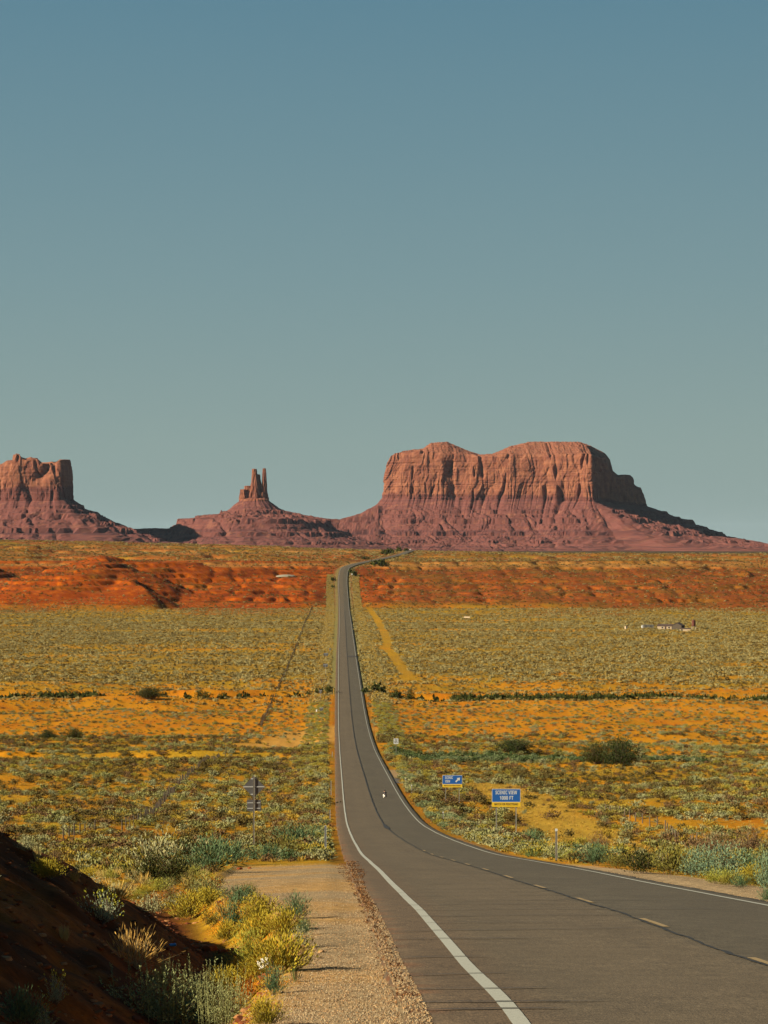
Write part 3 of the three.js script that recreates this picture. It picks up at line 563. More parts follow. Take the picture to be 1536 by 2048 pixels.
addNear('willow', [bush(51, { twigs: 330, leaves: 20, len: .05, wid: .026, color: S(70, 72, 32), wood: 60, lift: .34 }), bush(52, { twigs: 330, leaves: 20, len: .05, wid: .026, color: S(62, 72, 36), wood: 60, lift: .3 })]);
addNear('olive', [bush(13, { twigs: 120, leaves: 12, len: .1, wid: .028, color: K.olive, wood: 14, along: 1 }), bush(14, { twigs: 120, leaves: 12, len: .1, wid: .028, color: K.olive, wood: 14, along: 1 })]);
addNear('brown', [bush(15, { twigs: 130, leaves: 9, len: .11, wid: .018, color: K.brown, wood: 60, along: .8 }), bush(16, { twigs: 130, leaves: 9, len: .11, wid: .018, color: K.brown, wood: 60, along: .8 })]);
addNear('yellow', [bush(17, { twigs: 260, leaves: 12, len: .1, wid: .026, color: K.yellowGreen, bloom: K.yellow, bloomFrom: .62, wood: 10, along: 1.5, lift: .3, spread: .06 }), bush(18, { twigs: 260, leaves: 12, len: .1, wid: .026, color: K.yellowGreen, bloom: K.yellow, bloomFrom: .6, wood: 10, along: 1.5, lift: .3, spread: .06 })]);
addNear('lime', [bush(19, { twigs: 160, leaves: 12, len: .09, wid: .024, color: K.yellowGreen, bloom: K.lime, bloomFrom: .7, wood: 8, along: 1.3, lift: .3, spread: .06 }), bush(20, { twigs: 160, leaves: 12, len: .09, wid: .024, color: K.lime, wood: 8, along: 1.3, lift: .3, spread: .06 })]);
addNear('rust', [bush(21, { twigs: 150, leaves: 11, len: .1, wid: .018, color: K.rust, bloom: K.yellow, bloomFrom: .8, wood: 12, along: 1.6, lift: .3 })]);
addNear('flowering', [bush(22, { twigs: 70, leaves: 22, len: .06, wid: .022, color: S(176, 188, 150), bloom: S(196, 196, 70), bloomFrom: .9, wood: 30, along: 1.8, lift: .35, spread: .05, minLen: .5 }), bush(23, { twigs: 60, leaves: 22, len: .06, wid: .022, color: S(168, 182, 146), bloom: S(200, 196, 60), bloomFrom: .88, wood: 30, along: 1.8, lift: .4, spread: .05, minLen: .5 })]);
addNear('dead', [bush(24, { twigs: 110, leaves: 5, len: .2, wid: .016, color: S(206, 164, 88), wood: 90, along: 1.6, lift: .3, minLen: .6 })]);
addNear('straw', [tuft(25, { blades: 130, wid: .03, color: K.straw }), tuft(26, { blades: 120, wid: .03, color: S(198, 178, 110) })]);
addNear('yucca', [tuft(27, { blades: 34, wid: .07, color: S(96, 106, 56) })]);
const twigMat = woodMat, deadWood = new THREE.MeshStandardMaterial({ color: new THREE.Color().setRGB(.29, .21, .1), roughness: 1, side: THREE.DoubleSide });
function shrub(name, key, v, x, y, z, rad, hgt, turn, label, category, group) {
  const g = near[key][v % near[key].length], t = thing(name, label, category, new THREE.Vector3(x, y - .03 * hgt, -z), turn, group);
  t.scale.set(rad, hgt, rad);
  part('foliage', g.foliage, leafMat, t); if (g.stem) part('stem', g.stem, key === 'dead' ? deadWood : twigMat, t);
  return t;
}
// the plants one can point to: [x, y of the foot, width, height in the photograph, kind, name, label]
const heroes = [
  [322, 1748, 150, 88, 'silver', 'sagebrush', 'large silvery sagebrush at the end of the shaded bank'],
  [300, 1764, 100, 62, 'dark', 'saltbush', 'dark green shrub in front of the large silvery sagebrush'],
  [352, 1768, 90, 60, 'dark', 'saltbush', 'dark shrub at the foot of the bank where its shadow ends'],
  [420, 1742, 120, 70, 'teal', 'rabbitbrush', 'feathery teal bush at the left end of the gravel pull-out'],
  [375, 1722, 70, 50, 'dark', 'saltbush', 'dark round bush behind the silvery sagebrush'],
  [462, 1728, 90, 50, 'teal', 'rabbitbrush', 'teal bush just left of the diamond sign post'],
  [535, 1722, 90, 34, 'teal', 'rabbitbrush', 'low teal bush at the foot of the diamond sign post'],
  [575, 1716, 90, 44, 'olive', 'rabbitbrush', 'olive bush between the diamond sign post and the roadside marker post'],
  [600, 1690, 110, 40, 'teal', 'rabbitbrush', 'dark teal bush behind the marker post left of the road'],
  [390, 1782, 80, 40, 'olive', 'rabbitbrush', 'olive green bush below the teal bushes beside the gravel'],
  [415, 1812, 80, 36, 'yellow', 'rabbitbrush', 'small yellow flowering bush left of the gravel edge'],
  [378, 1838, 80, 56, 'yellow', 'rabbitbrush', 'yellow bush at the edge of the deep bank shadow'],
  [480, 1806, 80, 34, 'teal', 'rabbitbrush', 'green plant at the far tip of the roadside bush clump'],
  [470, 1858, 80, 66, 'teal', 'rabbitbrush', 'green bush on the left flank of the roadside clump'],
  [520, 1838, 90, 50, 'yellow', 'rabbitbrush', 'yellow green bush at the back of the roadside clump'],
  [592, 1836, 70, 50, 'teal', 'rabbitbrush', 'green bush beside the gravel at the back of the clump'],
  [520, 1882, 90, 62, 'yellow', 'rabbitbrush', 'round yellow bush in the middle of the roadside clump'],
  [572, 1874, 90, 60, 'yellow', 'rabbitbrush', 'golden bush on the gravel side of the clump'],
  [600, 1894, 70, 42, 'silver', 'sagebrush', 'small silver green sagebrush spilling onto the gravel'],
  [500, 1925, 80, 74, 'lime', 'rabbitbrush', 'lime green bush on the ditch side of the clump'],
  [562, 1948, 140, 84, 'yellow', 'rabbitbrush', 'widest golden yellow bush of the roadside clump'],
  [592, 1962, 30, 36, 'yucca', 'yucca', 'small spiky yucca at the gravel edge'],
  [548, 1988, 66, 54, 'teal', 'rabbitbrush', 'dull green bush next to the white scrap of paper'],
  [455, 1992, 80, 60, 'yellow', 'rabbitbrush', 'yellow bush above the red rock at the ditch'],
  [497, 2000, 76, 64, 'rust', 'rabbitbrush', 'rust orange bush in the front of the clump'],
  [530, 2052, 80, 60, 'yellow', 'rabbitbrush', 'yellow bush at the bottom edge by the gravel'],
  [455, 2058, 130, 90, 'wand', 'sagebrush', 'grey green sagebrush at the bottom edge beside the yellow bushes'],
  [330, 2052, 260, 112, 'wand', 'sagebrush', 'widest sagebrush with tall wands in front of the bank shadow'],
  [395, 2040, 120, 86, 'wand', 'sagebrush', 'sagebrush with wands at the right of the wide one'],
  [325, 1975, 60, 56, 'wand', 'sagebrush', 'small green sagebrush in the shade below the dry tan bush'],
  [268, 1930, 130, 74, 'dead', 'dead_bush', 'dry tan twiggy bush on the dark bank'],
  [208, 1846, 104, 70, 'flowering', 'rabbitbrush', 'pale rabbitbrush with yellow tips on the dark bank'],
  [228, 1800, 90, 42, 'straw', 'bunch_grass', 'leaning pale grass above the pale rabbitbrush'],
  [262, 1758, 36, 26, 'straw', 'bunch_grass', 'pale grass tuft on the bank, left of its neighbour'],
  [288, 1768, 36, 28, 'straw', 'bunch_grass', 'pale grass tuft at the top right of the dark bank'],
  [112, 2006, 60, 66, 'flowering', 'rabbitbrush', 'small pale rabbitbrush low on the dark bank'],
  [428, 1850, 60, 36, 'olive', 'rabbitbrush', 'olive bush between the ditch shadow and the roadside clump'],
  [452, 1880, 56, 40, 'yellow', 'rabbitbrush', 'small golden bush on the ditch side of the green bush'],
  [440, 1935, 60, 30, 'teal', 'rabbitbrush', 'low green plant on the lit ditch edge'],
  [470, 1955, 60, 44, 'lime', 'rabbitbrush', 'lime bush beside the ditch below the clump'],
  [452, 1830, 66, 36, 'straw', 'bunch_grass', 'dry grass at the upper ditch edge'],
  [405, 1985, 56, 40, 'wand', 'sagebrush', 'small sagebrush at the bottom of the ditch'],
  [610, 1868, 40, 30, 'teal', 'rabbitbrush', 'small green tuft on the gravel side of the clump'],
  [510, 1962, 70, 50, 'yellow', 'rabbitbrush', 'golden bush between the widest yellow bush and the rust one'],
  [495, 1790, 60, 26, 'olive', 'rabbitbrush', 'low olive plant at the far end of the clump'],
  [345, 1800, 60, 30, 'brown', 'blackbrush', 'brown bush where the bank shadow meets the ditch'],
  [420, 1776, 60, 28, 'rust', 'rabbitbrush', 'rusty bush at the foot of the teal bushes'],
  [45, 2052, 110, 70, 'teal', 'rabbitbrush', 'dark teal bush in the bottom left corner'],
  [90, 2050, 50, 50, 'flowering', 'rabbitbrush', 'pale sprig beside the bottom left corner bush'],
  [54, 1702, 44, 30, 'silver', 'sagebrush', 'small silver sagebrush high on the dark bank'],
  [112, 1728, 44, 30, 'brown', 'blackbrush', 'small tan brown bush high on the dark bank'],
  [76, 1722, 22, 34, 'straw', 'bunch_grass', 'upright pale grass beside the silver sagebrush on the bank'],
  [150, 1762, 30, 24, 'straw', 'bunch_grass', 'tiny pale grass tuft in the middle of the dark bank'],
  [130, 1880, 30, 34, 'straw', 'bunch_grass', 'lone pale grass tuft left of the dry tan bush'],
  [1402, 1754, 100, 62, 'blue', 'saltbush', 'large blue green bush right of the road'],
  [1450, 1762, 120, 74, 'blue', 'saltbush', 'widest blue green bush by the right gravel strip'],
  [1500, 1756, 80, 52, 'teal', 'saltbush', 'green bush behind the yellow mounds at right'],
  [1428, 1766, 60, 30, 'lime', 'rabbitbrush', 'low lime bush in front of the blue green bushes'],
  [1452, 1772, 50, 36, 'lime', 'rabbitbrush', 'small round lime bush at the right gravel strip'],
  [1480, 1774, 46, 26, 'teal', 'rabbitbrush', 'small green mound between two yellow ones'],
  [1502, 1770, 60, 42, 'yellow', 'rabbitbrush', 'round golden bush near the photo\'s right edge'],
  [1534, 1788, 70, 92, 'blue', 'saltbush', 'tall blue green bush cut by the photo\'s right edge'],
  [1534, 1804, 40, 28, 'teal', 'rabbitbrush', 'small green plant at the right end of the gravel'],
  [1284, 1746, 100, 50, 'dark', 'saltbush', 'dark olive bush at the gravel right of the road'],
  [1338, 1748, 110, 66, 'olive', 'rabbitbrush', 'yellow olive bush beside the dark olive one'],
  [1235, 1736, 60, 30, 'olive', 'rabbitbrush', 'low olive bush beyond the right marker post'],
  [1192, 1730, 80, 44, 'teal', 'saltbush', 'green bush right of the right marker post'],
  [1196, 1704, 70, 40, 'brown', 'blackbrush', 'rounded brown bush behind the right marker post'],
  [1140, 1722, 50, 24, 'lime', 'rabbitbrush', 'lime plant at the foot of the right marker post'],
  [1420, 1712, 120, 50, 'brown', 'blackbrush', 'wide brown bush behind the blue green ones'],
  [1500, 1708, 120, 52, 'brown', 'blackbrush', 'brown bush near the right edge behind the mounds'],
  [1064, 1692, 70, 36, 'teal', 'saltbush', 'green bush between the large blue sign and the right marker post'],
  [1034, 1684, 26, 18, 'silver', 'sagebrush', 'pale round sagebrush at the right leg of the large blue sign'],
  [1240, 1532, 90, 56, 'willow', 'desert_willow', 'tall dark bush standing by the orange cut bank'],
  [1196, 1528, 80, 42, 'willow', 'desert_willow', 'dark bush joined to the tall one by the cut bank'],
  [1030, 1505, 90, 28, 'willow', 'desert_willow', 'dark green thicket bush in the wash right of the road'],
  [150, 1480, 44, 24, 'willow', 'desert_willow', 'round dark green bush on the orange sand at left'],
  [96, 1480, 40, 22, 'willow', 'desert_willow', 'dark green bush at far left on the orange sand'],
  [300, 1398, 64, 24, 'willow', 'desert_willow', 'dark wide bush right of the left wash thicket'],
];
heroes.forEach(([px, py, w, h, key, name, label], i) => {
  const p = hit(px, Math.min(py, 2046), 20); let z = p.z, x = p.x, y = p.y, s = p.s;
  if (py > 2046) { z -= (py - 2046) * .055; s = z / F; x = (px - CX) * s; y = ground(x, z); }
  shrub(name, key, i, x, y, z, w * s * .6, h * s * 1.12, i * 1.7, label, { sagebrush: 'sagebrush', bunch_grass: 'grass', yucca: 'yucca' }[name] || 'bush');
});
const heroSpots = heroes.map(h => { const p = hit(h[0], Math.min(h[1], 2046), 20); return [p.x, p.z, h[2] * p.s * .4]; });

// scattered brush. Each kind: its nearest plants are things, the rest one mass
function midGeo(seed, n, len, wid, color, fan = .8, along = .5) { return bush(seed, { twigs: n * 1.6, leaves: 6, len: len * .85, wid: wid * .85, color, wood: 0, fan, along, spread: .16, from: .4, mound: true }).foliage; }
const farGeo = (seed, color, n = 11) => bush(seed, { twigs: n, leaves: 3, len: .5, wid: .42, color, wood: 0, along: .35, spread: .2, from: .4, minLen: .6, mound: true }).foliage;
const kinds = {
  sagebrush: { near: ['sage', 'silver'], mid: [midGeo(31, 26, .26, .13, K.sage), midGeo(32, 26, .26, .13, S(152, 150, 106))], far: farGeo(33, S(154, 142, 94)), label: 'grey green sagebrush', cat: 'sagebrush', list: [] },
  blackbrush: { near: ['brown', 'dark'], mid: [midGeo(34, 26, .26, .12, S(118, 92, 60)), midGeo(35, 26, .26, .13, S(104, 90, 48))], far: farGeo(36, S(112, 92, 48)), label: 'brownish dark scrub bush', cat: 'bush', list: [] },
  rabbitbrush: { near: ['lime', 'olive', 'yellow'], mid: [midGeo(37, 28, .26, .1, K.yellowGreen, .8, 1.1), midGeo(38, 28, .26, .1, S(176, 150, 60), .8, 1.1)], far: farGeo(39, S(164, 134, 60)), label: 'yellow green rabbitbrush', cat: 'bush', list: [] },
  bunch_grass: { near: ['straw'], mid: [tuft(41, { blades: 26, wid: .09, color: S(190, 154, 70) }).foliage, tuft(42, { blades: 26, wid: .09, color: S(186, 148, 52) }).foliage], far: tuft(43, { blades: 10, wid: .3, color: S(200, 164, 80) }).foliage, label: 'dry straw coloured grass tuft', cat: 'grass', list: [] },
  greasewood: { near: ['teal', 'blue'], mid: [midGeo(46, 30, .26, .11, S(92, 108, 62)), midGeo(47, 30, .26, .11, S(120, 132, 92))], far: farGeo(48, S(96, 108, 62)), label: 'teal green greasewood bush', cat: 'bush', list: [] },
  tamarisk: { near: ['dark'], mid: [midGeo(44, 40, .2, .1, K.tamarisk)], far: farGeo(45, K.tamarisk, 14), label: 'dark green tamarisk', cat: 'tamarisk', list: [] },
};
{
  const r = rng(99);
  const openings = [[1012, 1678], [904, 1607], [508, 1702], [792, 1511], [1112, 1719]].map(p => hit(p[0], p[1], 60));
  const clear = (x, z) => {
    if (openings.some(o => Math.abs(x - o.x) < 1.3 && z < o.z + 1 && z > o.z - 9)) return false;
    const d = x - roadX(z);
    if (d > -5.3 - .0012 * z && d < (z < 110 ? 7.2 : 5.2)) return false;
    if (z < 113 && d < 0 && x > gravelEdge(z) - .3) return false;
    if (z < 115 && d < 0 && x > gravelEdge(z) - 3.5 && z < 62) return false;
    return true;
  };
  const scatter = (z0, z1, perM2, fn) => {
    const area = .1536 * 2 * 1.12 * (z1 * z1 - z0 * z0) / 2 + 10 * (z1 - z0), n = Math.round(area * perM2);
    for (let i = 0; i < n; i++) {
      const z = Math.sqrt(z0 * z0 + r() * (z1 * z1 - z0 * z0)), x = (r() * 2 - 1) * (.1536 * 1.12 * z + 5);
      const q = r(), q2 = r(), q3 = r(); if (!clear(x, z)) continue; fn(x, z, q, q2, q3);
    }
  };
  const put = (k, x, z, rad, hgt, v, shade) => kinds[k].list.push({ x, z, rad, hgt, v, shade });
  const patch = (x, z, s, o) => fbm(x / s, z / s, 3, o);
  // near slopes
  scatter(22, 150, .55, (x, z, q, q2, q3) => {
    if (heroSpots.some(h => Math.hypot(h[0] - x, h[1] - z) < h[2] + .5)) return;
    const n = patch(x, z, 14, 5); if (distToPath(x, z, track2) < 2.4 && q3 < .9) return;
    const onBank = x < roadX(z) && z < 62;
    if (onBank && (q3 < .8 || q > .72)) return;
    if (q < .3 + n) put('sagebrush', x, z, .28 + q2 * .45, .25 + q2 * .42, q3 < .5 ? 0 : 1, q2);
    else if (q < .5) put('blackbrush', x, z, .25 + q2 * .4, .22 + q2 * .35, q3 < .6 ? 0 : 1, q2);
    else if (q < .78) put('rabbitbrush', x, z, .25 + q2 * .38, .25 + q2 * .35, Math.floor(q3 * 3), q2);
    else put('bunch_grass', x, z, .16 + q2 * .2, .25 + q2 * .25, 0, q2);
  });
  scatter(24, 520, .55, (x, z, q, q2, q3) => { const t = distToPath(x, z, track2); if (t < 4.2 ? q < .95 : q < .5 * sst(-.15, .2, patch(x, z, 22, 8.4) + .06)) { if (x < roadX(z) && z < 62) return; put('bunch_grass', x, z, .16 + q2 * .22, (t < 2.5 ? .16 : .22) + q2 * .22, 0, q2); } });
  // slope down to the second wash
  scatter(150, 620, .33, (x, z, q, q2, q3) => {
    if (z < 400 && distToPath(x, z, track2) < 4.2 && q3 < .9) return; if (distToPath(x, z, fan) < 13 && q3 < .94) return; if (distToPath(x, z, fan2) < 4 && q3 < .85) return; if (distToPath(x, z, drive) < 3) return;
    const n = patch(x, z, 30, 5.5), m = patch(x, z, 16, 9.1), road = Math.abs(x - roadX(z)) < 14;
    if (!road && n < -.16 && q3 < .72) return;
    const sz = (.34 + q2 * q2 * .75) * (z < 260 ? 1 : 1.12), ty = patch(x, z, 26, 12.4);
    if (ty < -.05 && q3 > .2 && q < .6) { put('blackbrush', x, z, sz * 1.15, sz * .85, q2 < .5 ? 0 : 1, q2); return; }
    if (q < .5 + m * 1.3) put('sagebrush', x, z, sz, sz * .85, q3 < .6 ? 0 : 1, q2);
    else if (q < .82 + m * .4) put('blackbrush', x, z, sz * 1.1, sz * .8, q3 < .55 ? 0 : 1, q2);
    else put('rabbitbrush', x, z, sz * .95, sz * .8, q3 < .5 ? 0 : 1, q2);
  });
  // dense green belt in the second wash
  scatter(400, 640, .6, (x, z, q, q2, q3) => { const w = z - wash2Z(x); if (x > roadX(z) + 7 && w > -34 && w < 8 && patch(x, z, 20, 3.3) > -.2 && x < 60) put(q < .3 && w > -16 ? 'tamarisk' : 'greasewood', x, z, .6 + q2 * .8, .5 + q2 * .8, q3 < .65 ? 0 : 1, q2 * .6); });
  // pale and green belts along both road edges
  scatter(118, 420, .8, (x, z, q, q2, q3) => { const d = x - roadX(z); if ((d > 5.3 && d < 9 + 5 * noise(z / 30, 3)) || (d < -5.4 && d > -7.5 - 3 * noise(z / 24, 8))) { const n = patch(x, z, 9, 14); put(n > .05 ? 'greasewood' : n > -.12 ? 'sagebrush' : 'rabbitbrush', x, z, .3 + q2 * .4, .28 + q2 * .36, 1, .5 + q2 * .5); } });
  // sparse scrub on the orange sand
  scatter(610, 900, .16, (x, z, q, q2, q3) => { const n = patch(x, z, 40, 2.5); if (n < -.12 && q3 < .6) return; const sz = .3 + q2 * q2 * .7; put(q < .5 ? 'sagebrush' : q < .8 ? 'blackbrush' : 'rabbitbrush', x, z, sz * 1.1, sz * .75, q3 < .5 ? 0 : 1, q2); });
  // thickets in the far wash
  scatter(700, 930, .5, (x, z, q, q2, q3) => { const w = z - washZ(x), px = CX + F * x / z; if (w > -15 && w < 2 && ((px < 200 && patch(x, z, 9, 1.1) > -.2) || (px > 905 && px < 1440 && patch(x, z, 9, 1.1) > -.16) || (px > 1490) || q3 < .07)) put('tamarisk', x, z, 1 + q2 * 1.9, (1 + q2 * 1.9) * (.75 + .5 * q), 0, q3 * .9); });
  // the sage plain
  scatter(880, 1960, .3, (x, z, q, q2, q3) => {
    if (distToPath(x, z, track) < 2.6) return; const n = patch(x, z, 60, 6.5) + .6 * patch(x, z, 180, 3.5); if (n < -.13 && q3 < .65) return; if (fbm(x / 210, z / 90, 3, 21.3) > .15 && q3 < .7) return;
    const thin = sst(1600, 1850, z + 160 * n); if (q3 < .55 * thin) return;
    const sz = .4 + q2 * q2 * .75; put(q < .62 ? 'sagebrush' : q < .84 ? 'blackbrush' : 'rabbitbrush', x, z, sz * 1.1, sz * .72, 2, q2);
  });
  for (let i = 0; i < 300; i++) { const t = r() * (weedLine.length - 1), k = Math.floor(t), a = weedLine[k], b = weedLine[k + 1], f = t - k; put('blackbrush', mix(a.x, b.x, f) + (r() - .5) * 1.6, mix(a.z, b.z, f) + (r() - .5) * 2, .25 + r() * .35, .5 + r() * .5, 2, .1); }
  // roadside verge, pale green
  scatter(420, 2250, .02, (x, z, q, q2, q3) => { const sd = q < .5 ? -1 : 1, xx = roadX(z) + sd * (5.6 + q3 * 6 + z * .0012), sz = .35 + q2 * .5; put(q2 < .75 ? 'sagebrush' : 'rabbitbrush', xx, z, sz * 1.1, sz * .8, 2, .8 + q2 * .3); });
  // escarpment and plateau
  scatter(1960, 2420, .045, (x, z, q, q2, q3) => { if (patch(x, z, 50, 7) < -.1 && q3 < .6) return; const sz = .45 + q2 * q2 * .9; put(q < .8 ? 'blackbrush' : 'sagebrush', x, z, sz * 1.1, sz * .75, 2, q2 * .6); });
  scatter(2420, 3300, .045, (x, z, q, q2, q3) => { if (patch(x, z, 70, 7) < -.14 && q3 < .7) return; const sz = .5 + q2 * q2; put(q < .5 ? 'blackbrush' : q < .85 ? 'sagebrush' : 'rabbitbrush', x, z, sz * 1.3, sz * .8, 2, q2); });
  // the few dark junipers by the bend
  [[705, 1152, 13, 12], [704, 1146, 10, 8], [667, 1162, 8, 8], [666, 1176, 6, 6], [756, 1131, 26, 12], [766, 1133, 18, 9], [734, 1119, 14, 5], [780, 1108, 26, 11], [800, 1103, 18, 9], [812, 1103, 14, 7]].forEach(([px, py, w, h], i) => { const p = hit(px, py, 1500); for (let k = 0; k < 5; k++) put('tamarisk', p.x + (r() - .5) * w * p.s, p.z + (r() - .5) * 8, w * p.s * .3, h * p.s * .9, 0, .3); });

  const marks = [[508, 1702, 'near the diamond sign post'], [1012, 1678, 'near the larger blue sign'], [904, 1607, 'near the arrow sign'], [651, 1713, 'by the nearest left marker post'], [1112, 1719, 'by the tall right marker post'], [200, 1664, 'along the near end of the left fence'], [340, 1596, 'halfway along the left fence'], [430, 1515, 'at the far end of the left fence'], [1300, 1655, 'by the faint right fence'], [60, 1560, 'on the far left slope'], [1480, 1580, 'on the far right slope'], [1240, 1532, 'near the tall dark bush at right'], [1450, 1762, 'around the blue green roadside bushes'], [600, 1600, 'left of the road beyond the pull-out'], [820, 1560, 'by the side road'], [330, 1740, 'around the large silvery sagebrush'], [150, 1850, 'on the dark bank at lower left'], [1180, 1690, 'beside the yellow grass track'], [800, 1480, 'by the small white sign in the dip'], [880, 1502, 'in the green wash belt beyond the arrow sign'], [980, 1503, 'in the green belt left of the tall dark bush'], [1110, 1522, 'in the green belt next to the tall dark bush'], [1400, 1525, 'in the wash beyond the orange cut bank'], [60, 1392, 'at the left end of the far wash'], [190, 1392, 'in the far wash near the left edge'], [420, 1393, 'in the far wash left of the distant fence'], [560, 1393, 'in the far wash by the distant fence'], [640, 1393, 'in the far wash just left of the road'], [770, 1393, 'in the far wash just right of the road'], [960, 1393, 'at the near end of the long far thicket'], [1100, 1393, 'in the left half of the long far thicket'], [1250, 1393, 'in the right half of the long far thicket'], [1400, 1393, 'at the right end of the long far thicket'], [1510, 1393, 'in the far wash at the right edge'], [705, 1150, 'beside the distant bend'], [790, 1106, 'beyond the distant bend']].map(([px, py, t]) => { const p = hit(px, py, 20); return [p.x, p.z, t]; });
  const nearest = (x, z) => { let b = 1e9, t = ''; for (const m of marks) { const d = Math.hypot(m[0] - x, (m[1] - z) * .35); if (d < b) { b = d; t = m[2]; } } return t; };
  const counts = { sagebrush: 260, blackbrush: 200, rabbitbrush: 220, bunch_grass: 260, greasewood: 220, tamarisk: 120 };
  const dummy = new THREE.Object3D(), cc = new THREE.Color();
  for (const [name, k] of Object.entries(kinds)) {
    k.list.forEach(p => p.seen = (p.rad + p.hgt) / p.z * (Math.abs(p.x) < .16 * p.z + .5 ? 1 : .01));
    k.list.sort((a, b) => b.seen - a.seen);
    const own = k.list.slice(0, counts[name]), rest = k.list.slice(counts[name]);
    own.forEach((p, i) => {
      const d = p.x - roadX(p.z), side = name === 'tamarisk' ? '' : d < 0 ? (p.z < 62 ? ' on the dark bank at lower left' : ' on the slope left of the road') : ' on the slope right of the road';
      const label = (p.rad > (p.z > 400 ? 1.5 : .75) ? 'large ' : p.rad > (p.z > 400 ? 1.1 : .55) ? 'broad ' : p.rad < .36 ? 'small ' : '') + k.label + ' ' + nearest(p.x, p.z);
      if (p.z > 95) { const t = thing(name, label, k.cat, new THREE.Vector3(p.x, ground(p.x, p.z) - .03, -p.z), i, label); t.scale.set(p.rad, p.hgt, p.rad); part('foliage', k.mid[i % k.mid.length], leafMat, t); }
      else shrub(name, k.near[p.v % k.near.length], i, p.x, ground(p.x, p.z), p.z, p.rad, p.hgt, i * 2.4, label, k.cat, label);
    });
    const sets = [...k.mid.map((g, i) => [g, rest.filter(p => p.z < 760 && p.v % k.mid.length === i)]), [k.far, rest.filter(p => p.z >= 760)]];
    sets.forEach(([g, list]) => {
      if (!list.length) return;
      const im = new THREE.InstancedMesh(g, leafMat, list.length); im.name = numbered(name + '_cover');
      list.forEach((p, i) => { dummy.position.set(p.x, ground(p.x, p.z) - .04 * p.hgt, -p.z); dummy.rotation.y = i * 1.37; dummy.scale.set(p.rad, p.hgt, p.rad); dummy.updateMatrix(); im.setMatrixAt(i, dummy.matrix); const v = .8 + .4 * p.shade, w = .95 + .1 * ((i * 7) % 10) / 10; im.setColorAt(i, cc.setRGB(v * w, v, v / w)); });
      tag(im, `mass of distant ${k.label} covering the desert`, k.cat, null, 'stuff'); scene.add(shadows(im));
    });
    console.log(name, k.list.length);
  }
}

// ------------------------------------------------------------------ signs, posts, fences
const M = (r, g, b, rough = .6, metal = 0) => new THREE.MeshStandardMaterial({ color: new THREE.Color().setRGB(r * ALBEDO, g * ALBEDO, b * ALBEDO), roughness: rough, metalness: metal });
const mat = { blue: M(.01, .12, .46, .45), white: M(.72, .74, .72, .5), yellow: M(.9, .58, .02, .5), ink: M(.02, .015, .01, .7), steel: M(.46, .44, .38, .6), plate: M(.16, .16, .165, .5, .4), brace: M(.5, .52, .52, .5), rust: M(.14, .035, .018, .9), wood: M(.17, .12, .08, .95), greyWood: M(.1, .075, .05, .95), tan: M(.56, .43, .28, .9), roof: M(.09, .05, .035, .9), dark: M(.03, .02, .016, .9), wire: M(.2, .18, .15, .6, .5), amber: M(.8, .45, .06, .6) };
const font = await new FontLoader().loadAsync('fonts/droid/droid_sans_bold.typeface.json');
function lettering(text, size, width) { const g = new THREE.ShapeGeometry(font.generateShapes(text, size), 3); g.computeBoundingBox(); const b = g.boundingBox; g.translate(-(b.min.x + b.max.x) / 2, -(b.min.y + b.max.y) / 2, 0); if (width) g.scale(width / (b.max.x - b.min.x), 1, 1); return g; }
function words(parent, text, size, width, m, x, y, z) {   // each word its own piece
  const k = size / font.data.resolution, adv = t => [...t].reduce((a, c) => a + (font.data.glyphs[c] || font.data.glyphs['?']).ha * k, 0), total = adv(text), f = width / total; let at = 0;
  for (const w of text.split(' ')) { const g = new THREE.ShapeGeometry(font.generateShapes(w, size), 3); g.translate(at - total / 2, -size * .36, 0); g.scale(f, 1, 1); part('lettering', g, m, parent).position.set(x, y, z); at += adv(w + ' '); }
}
function plate(w, h, r, t = .012) { const s = new THREE.Shape(), x = w / 2, y = h / 2; s.moveTo(-x + r, -y); s.lineTo(x - r, -y); s.quadraticCurveTo(x, -y, x, -y + r); s.lineTo(x, y - r); s.quadraticCurveTo(x, y, x - r, y); s.lineTo(-x + r, y); s.quadraticCurveTo(-x, y, -x, y - r); s.lineTo(-x, -y + r); s.quadraticCurveTo(-x, -y, -x + r, -y); return new THREE.ExtrudeGeometry(s, { depth: t, bevelEnabled: false, curveSegments: 6 }); }
const box = (w, h, d, x = 0, y = 0, z = 0) => new THREE.BoxGeometry(w, h, d).translate(x, y, z);
function channelPost(h, w = .06) { return mergeGeometries([box(w, h + .4, .012, 0, h / 2 - .2, 0), box(.012, h + .4, .035, -w / 2 - .005, h / 2 - .2, .012), box(.012, h + .4, .035, w / 2 + .005, h / 2 - .2, .012)]); }
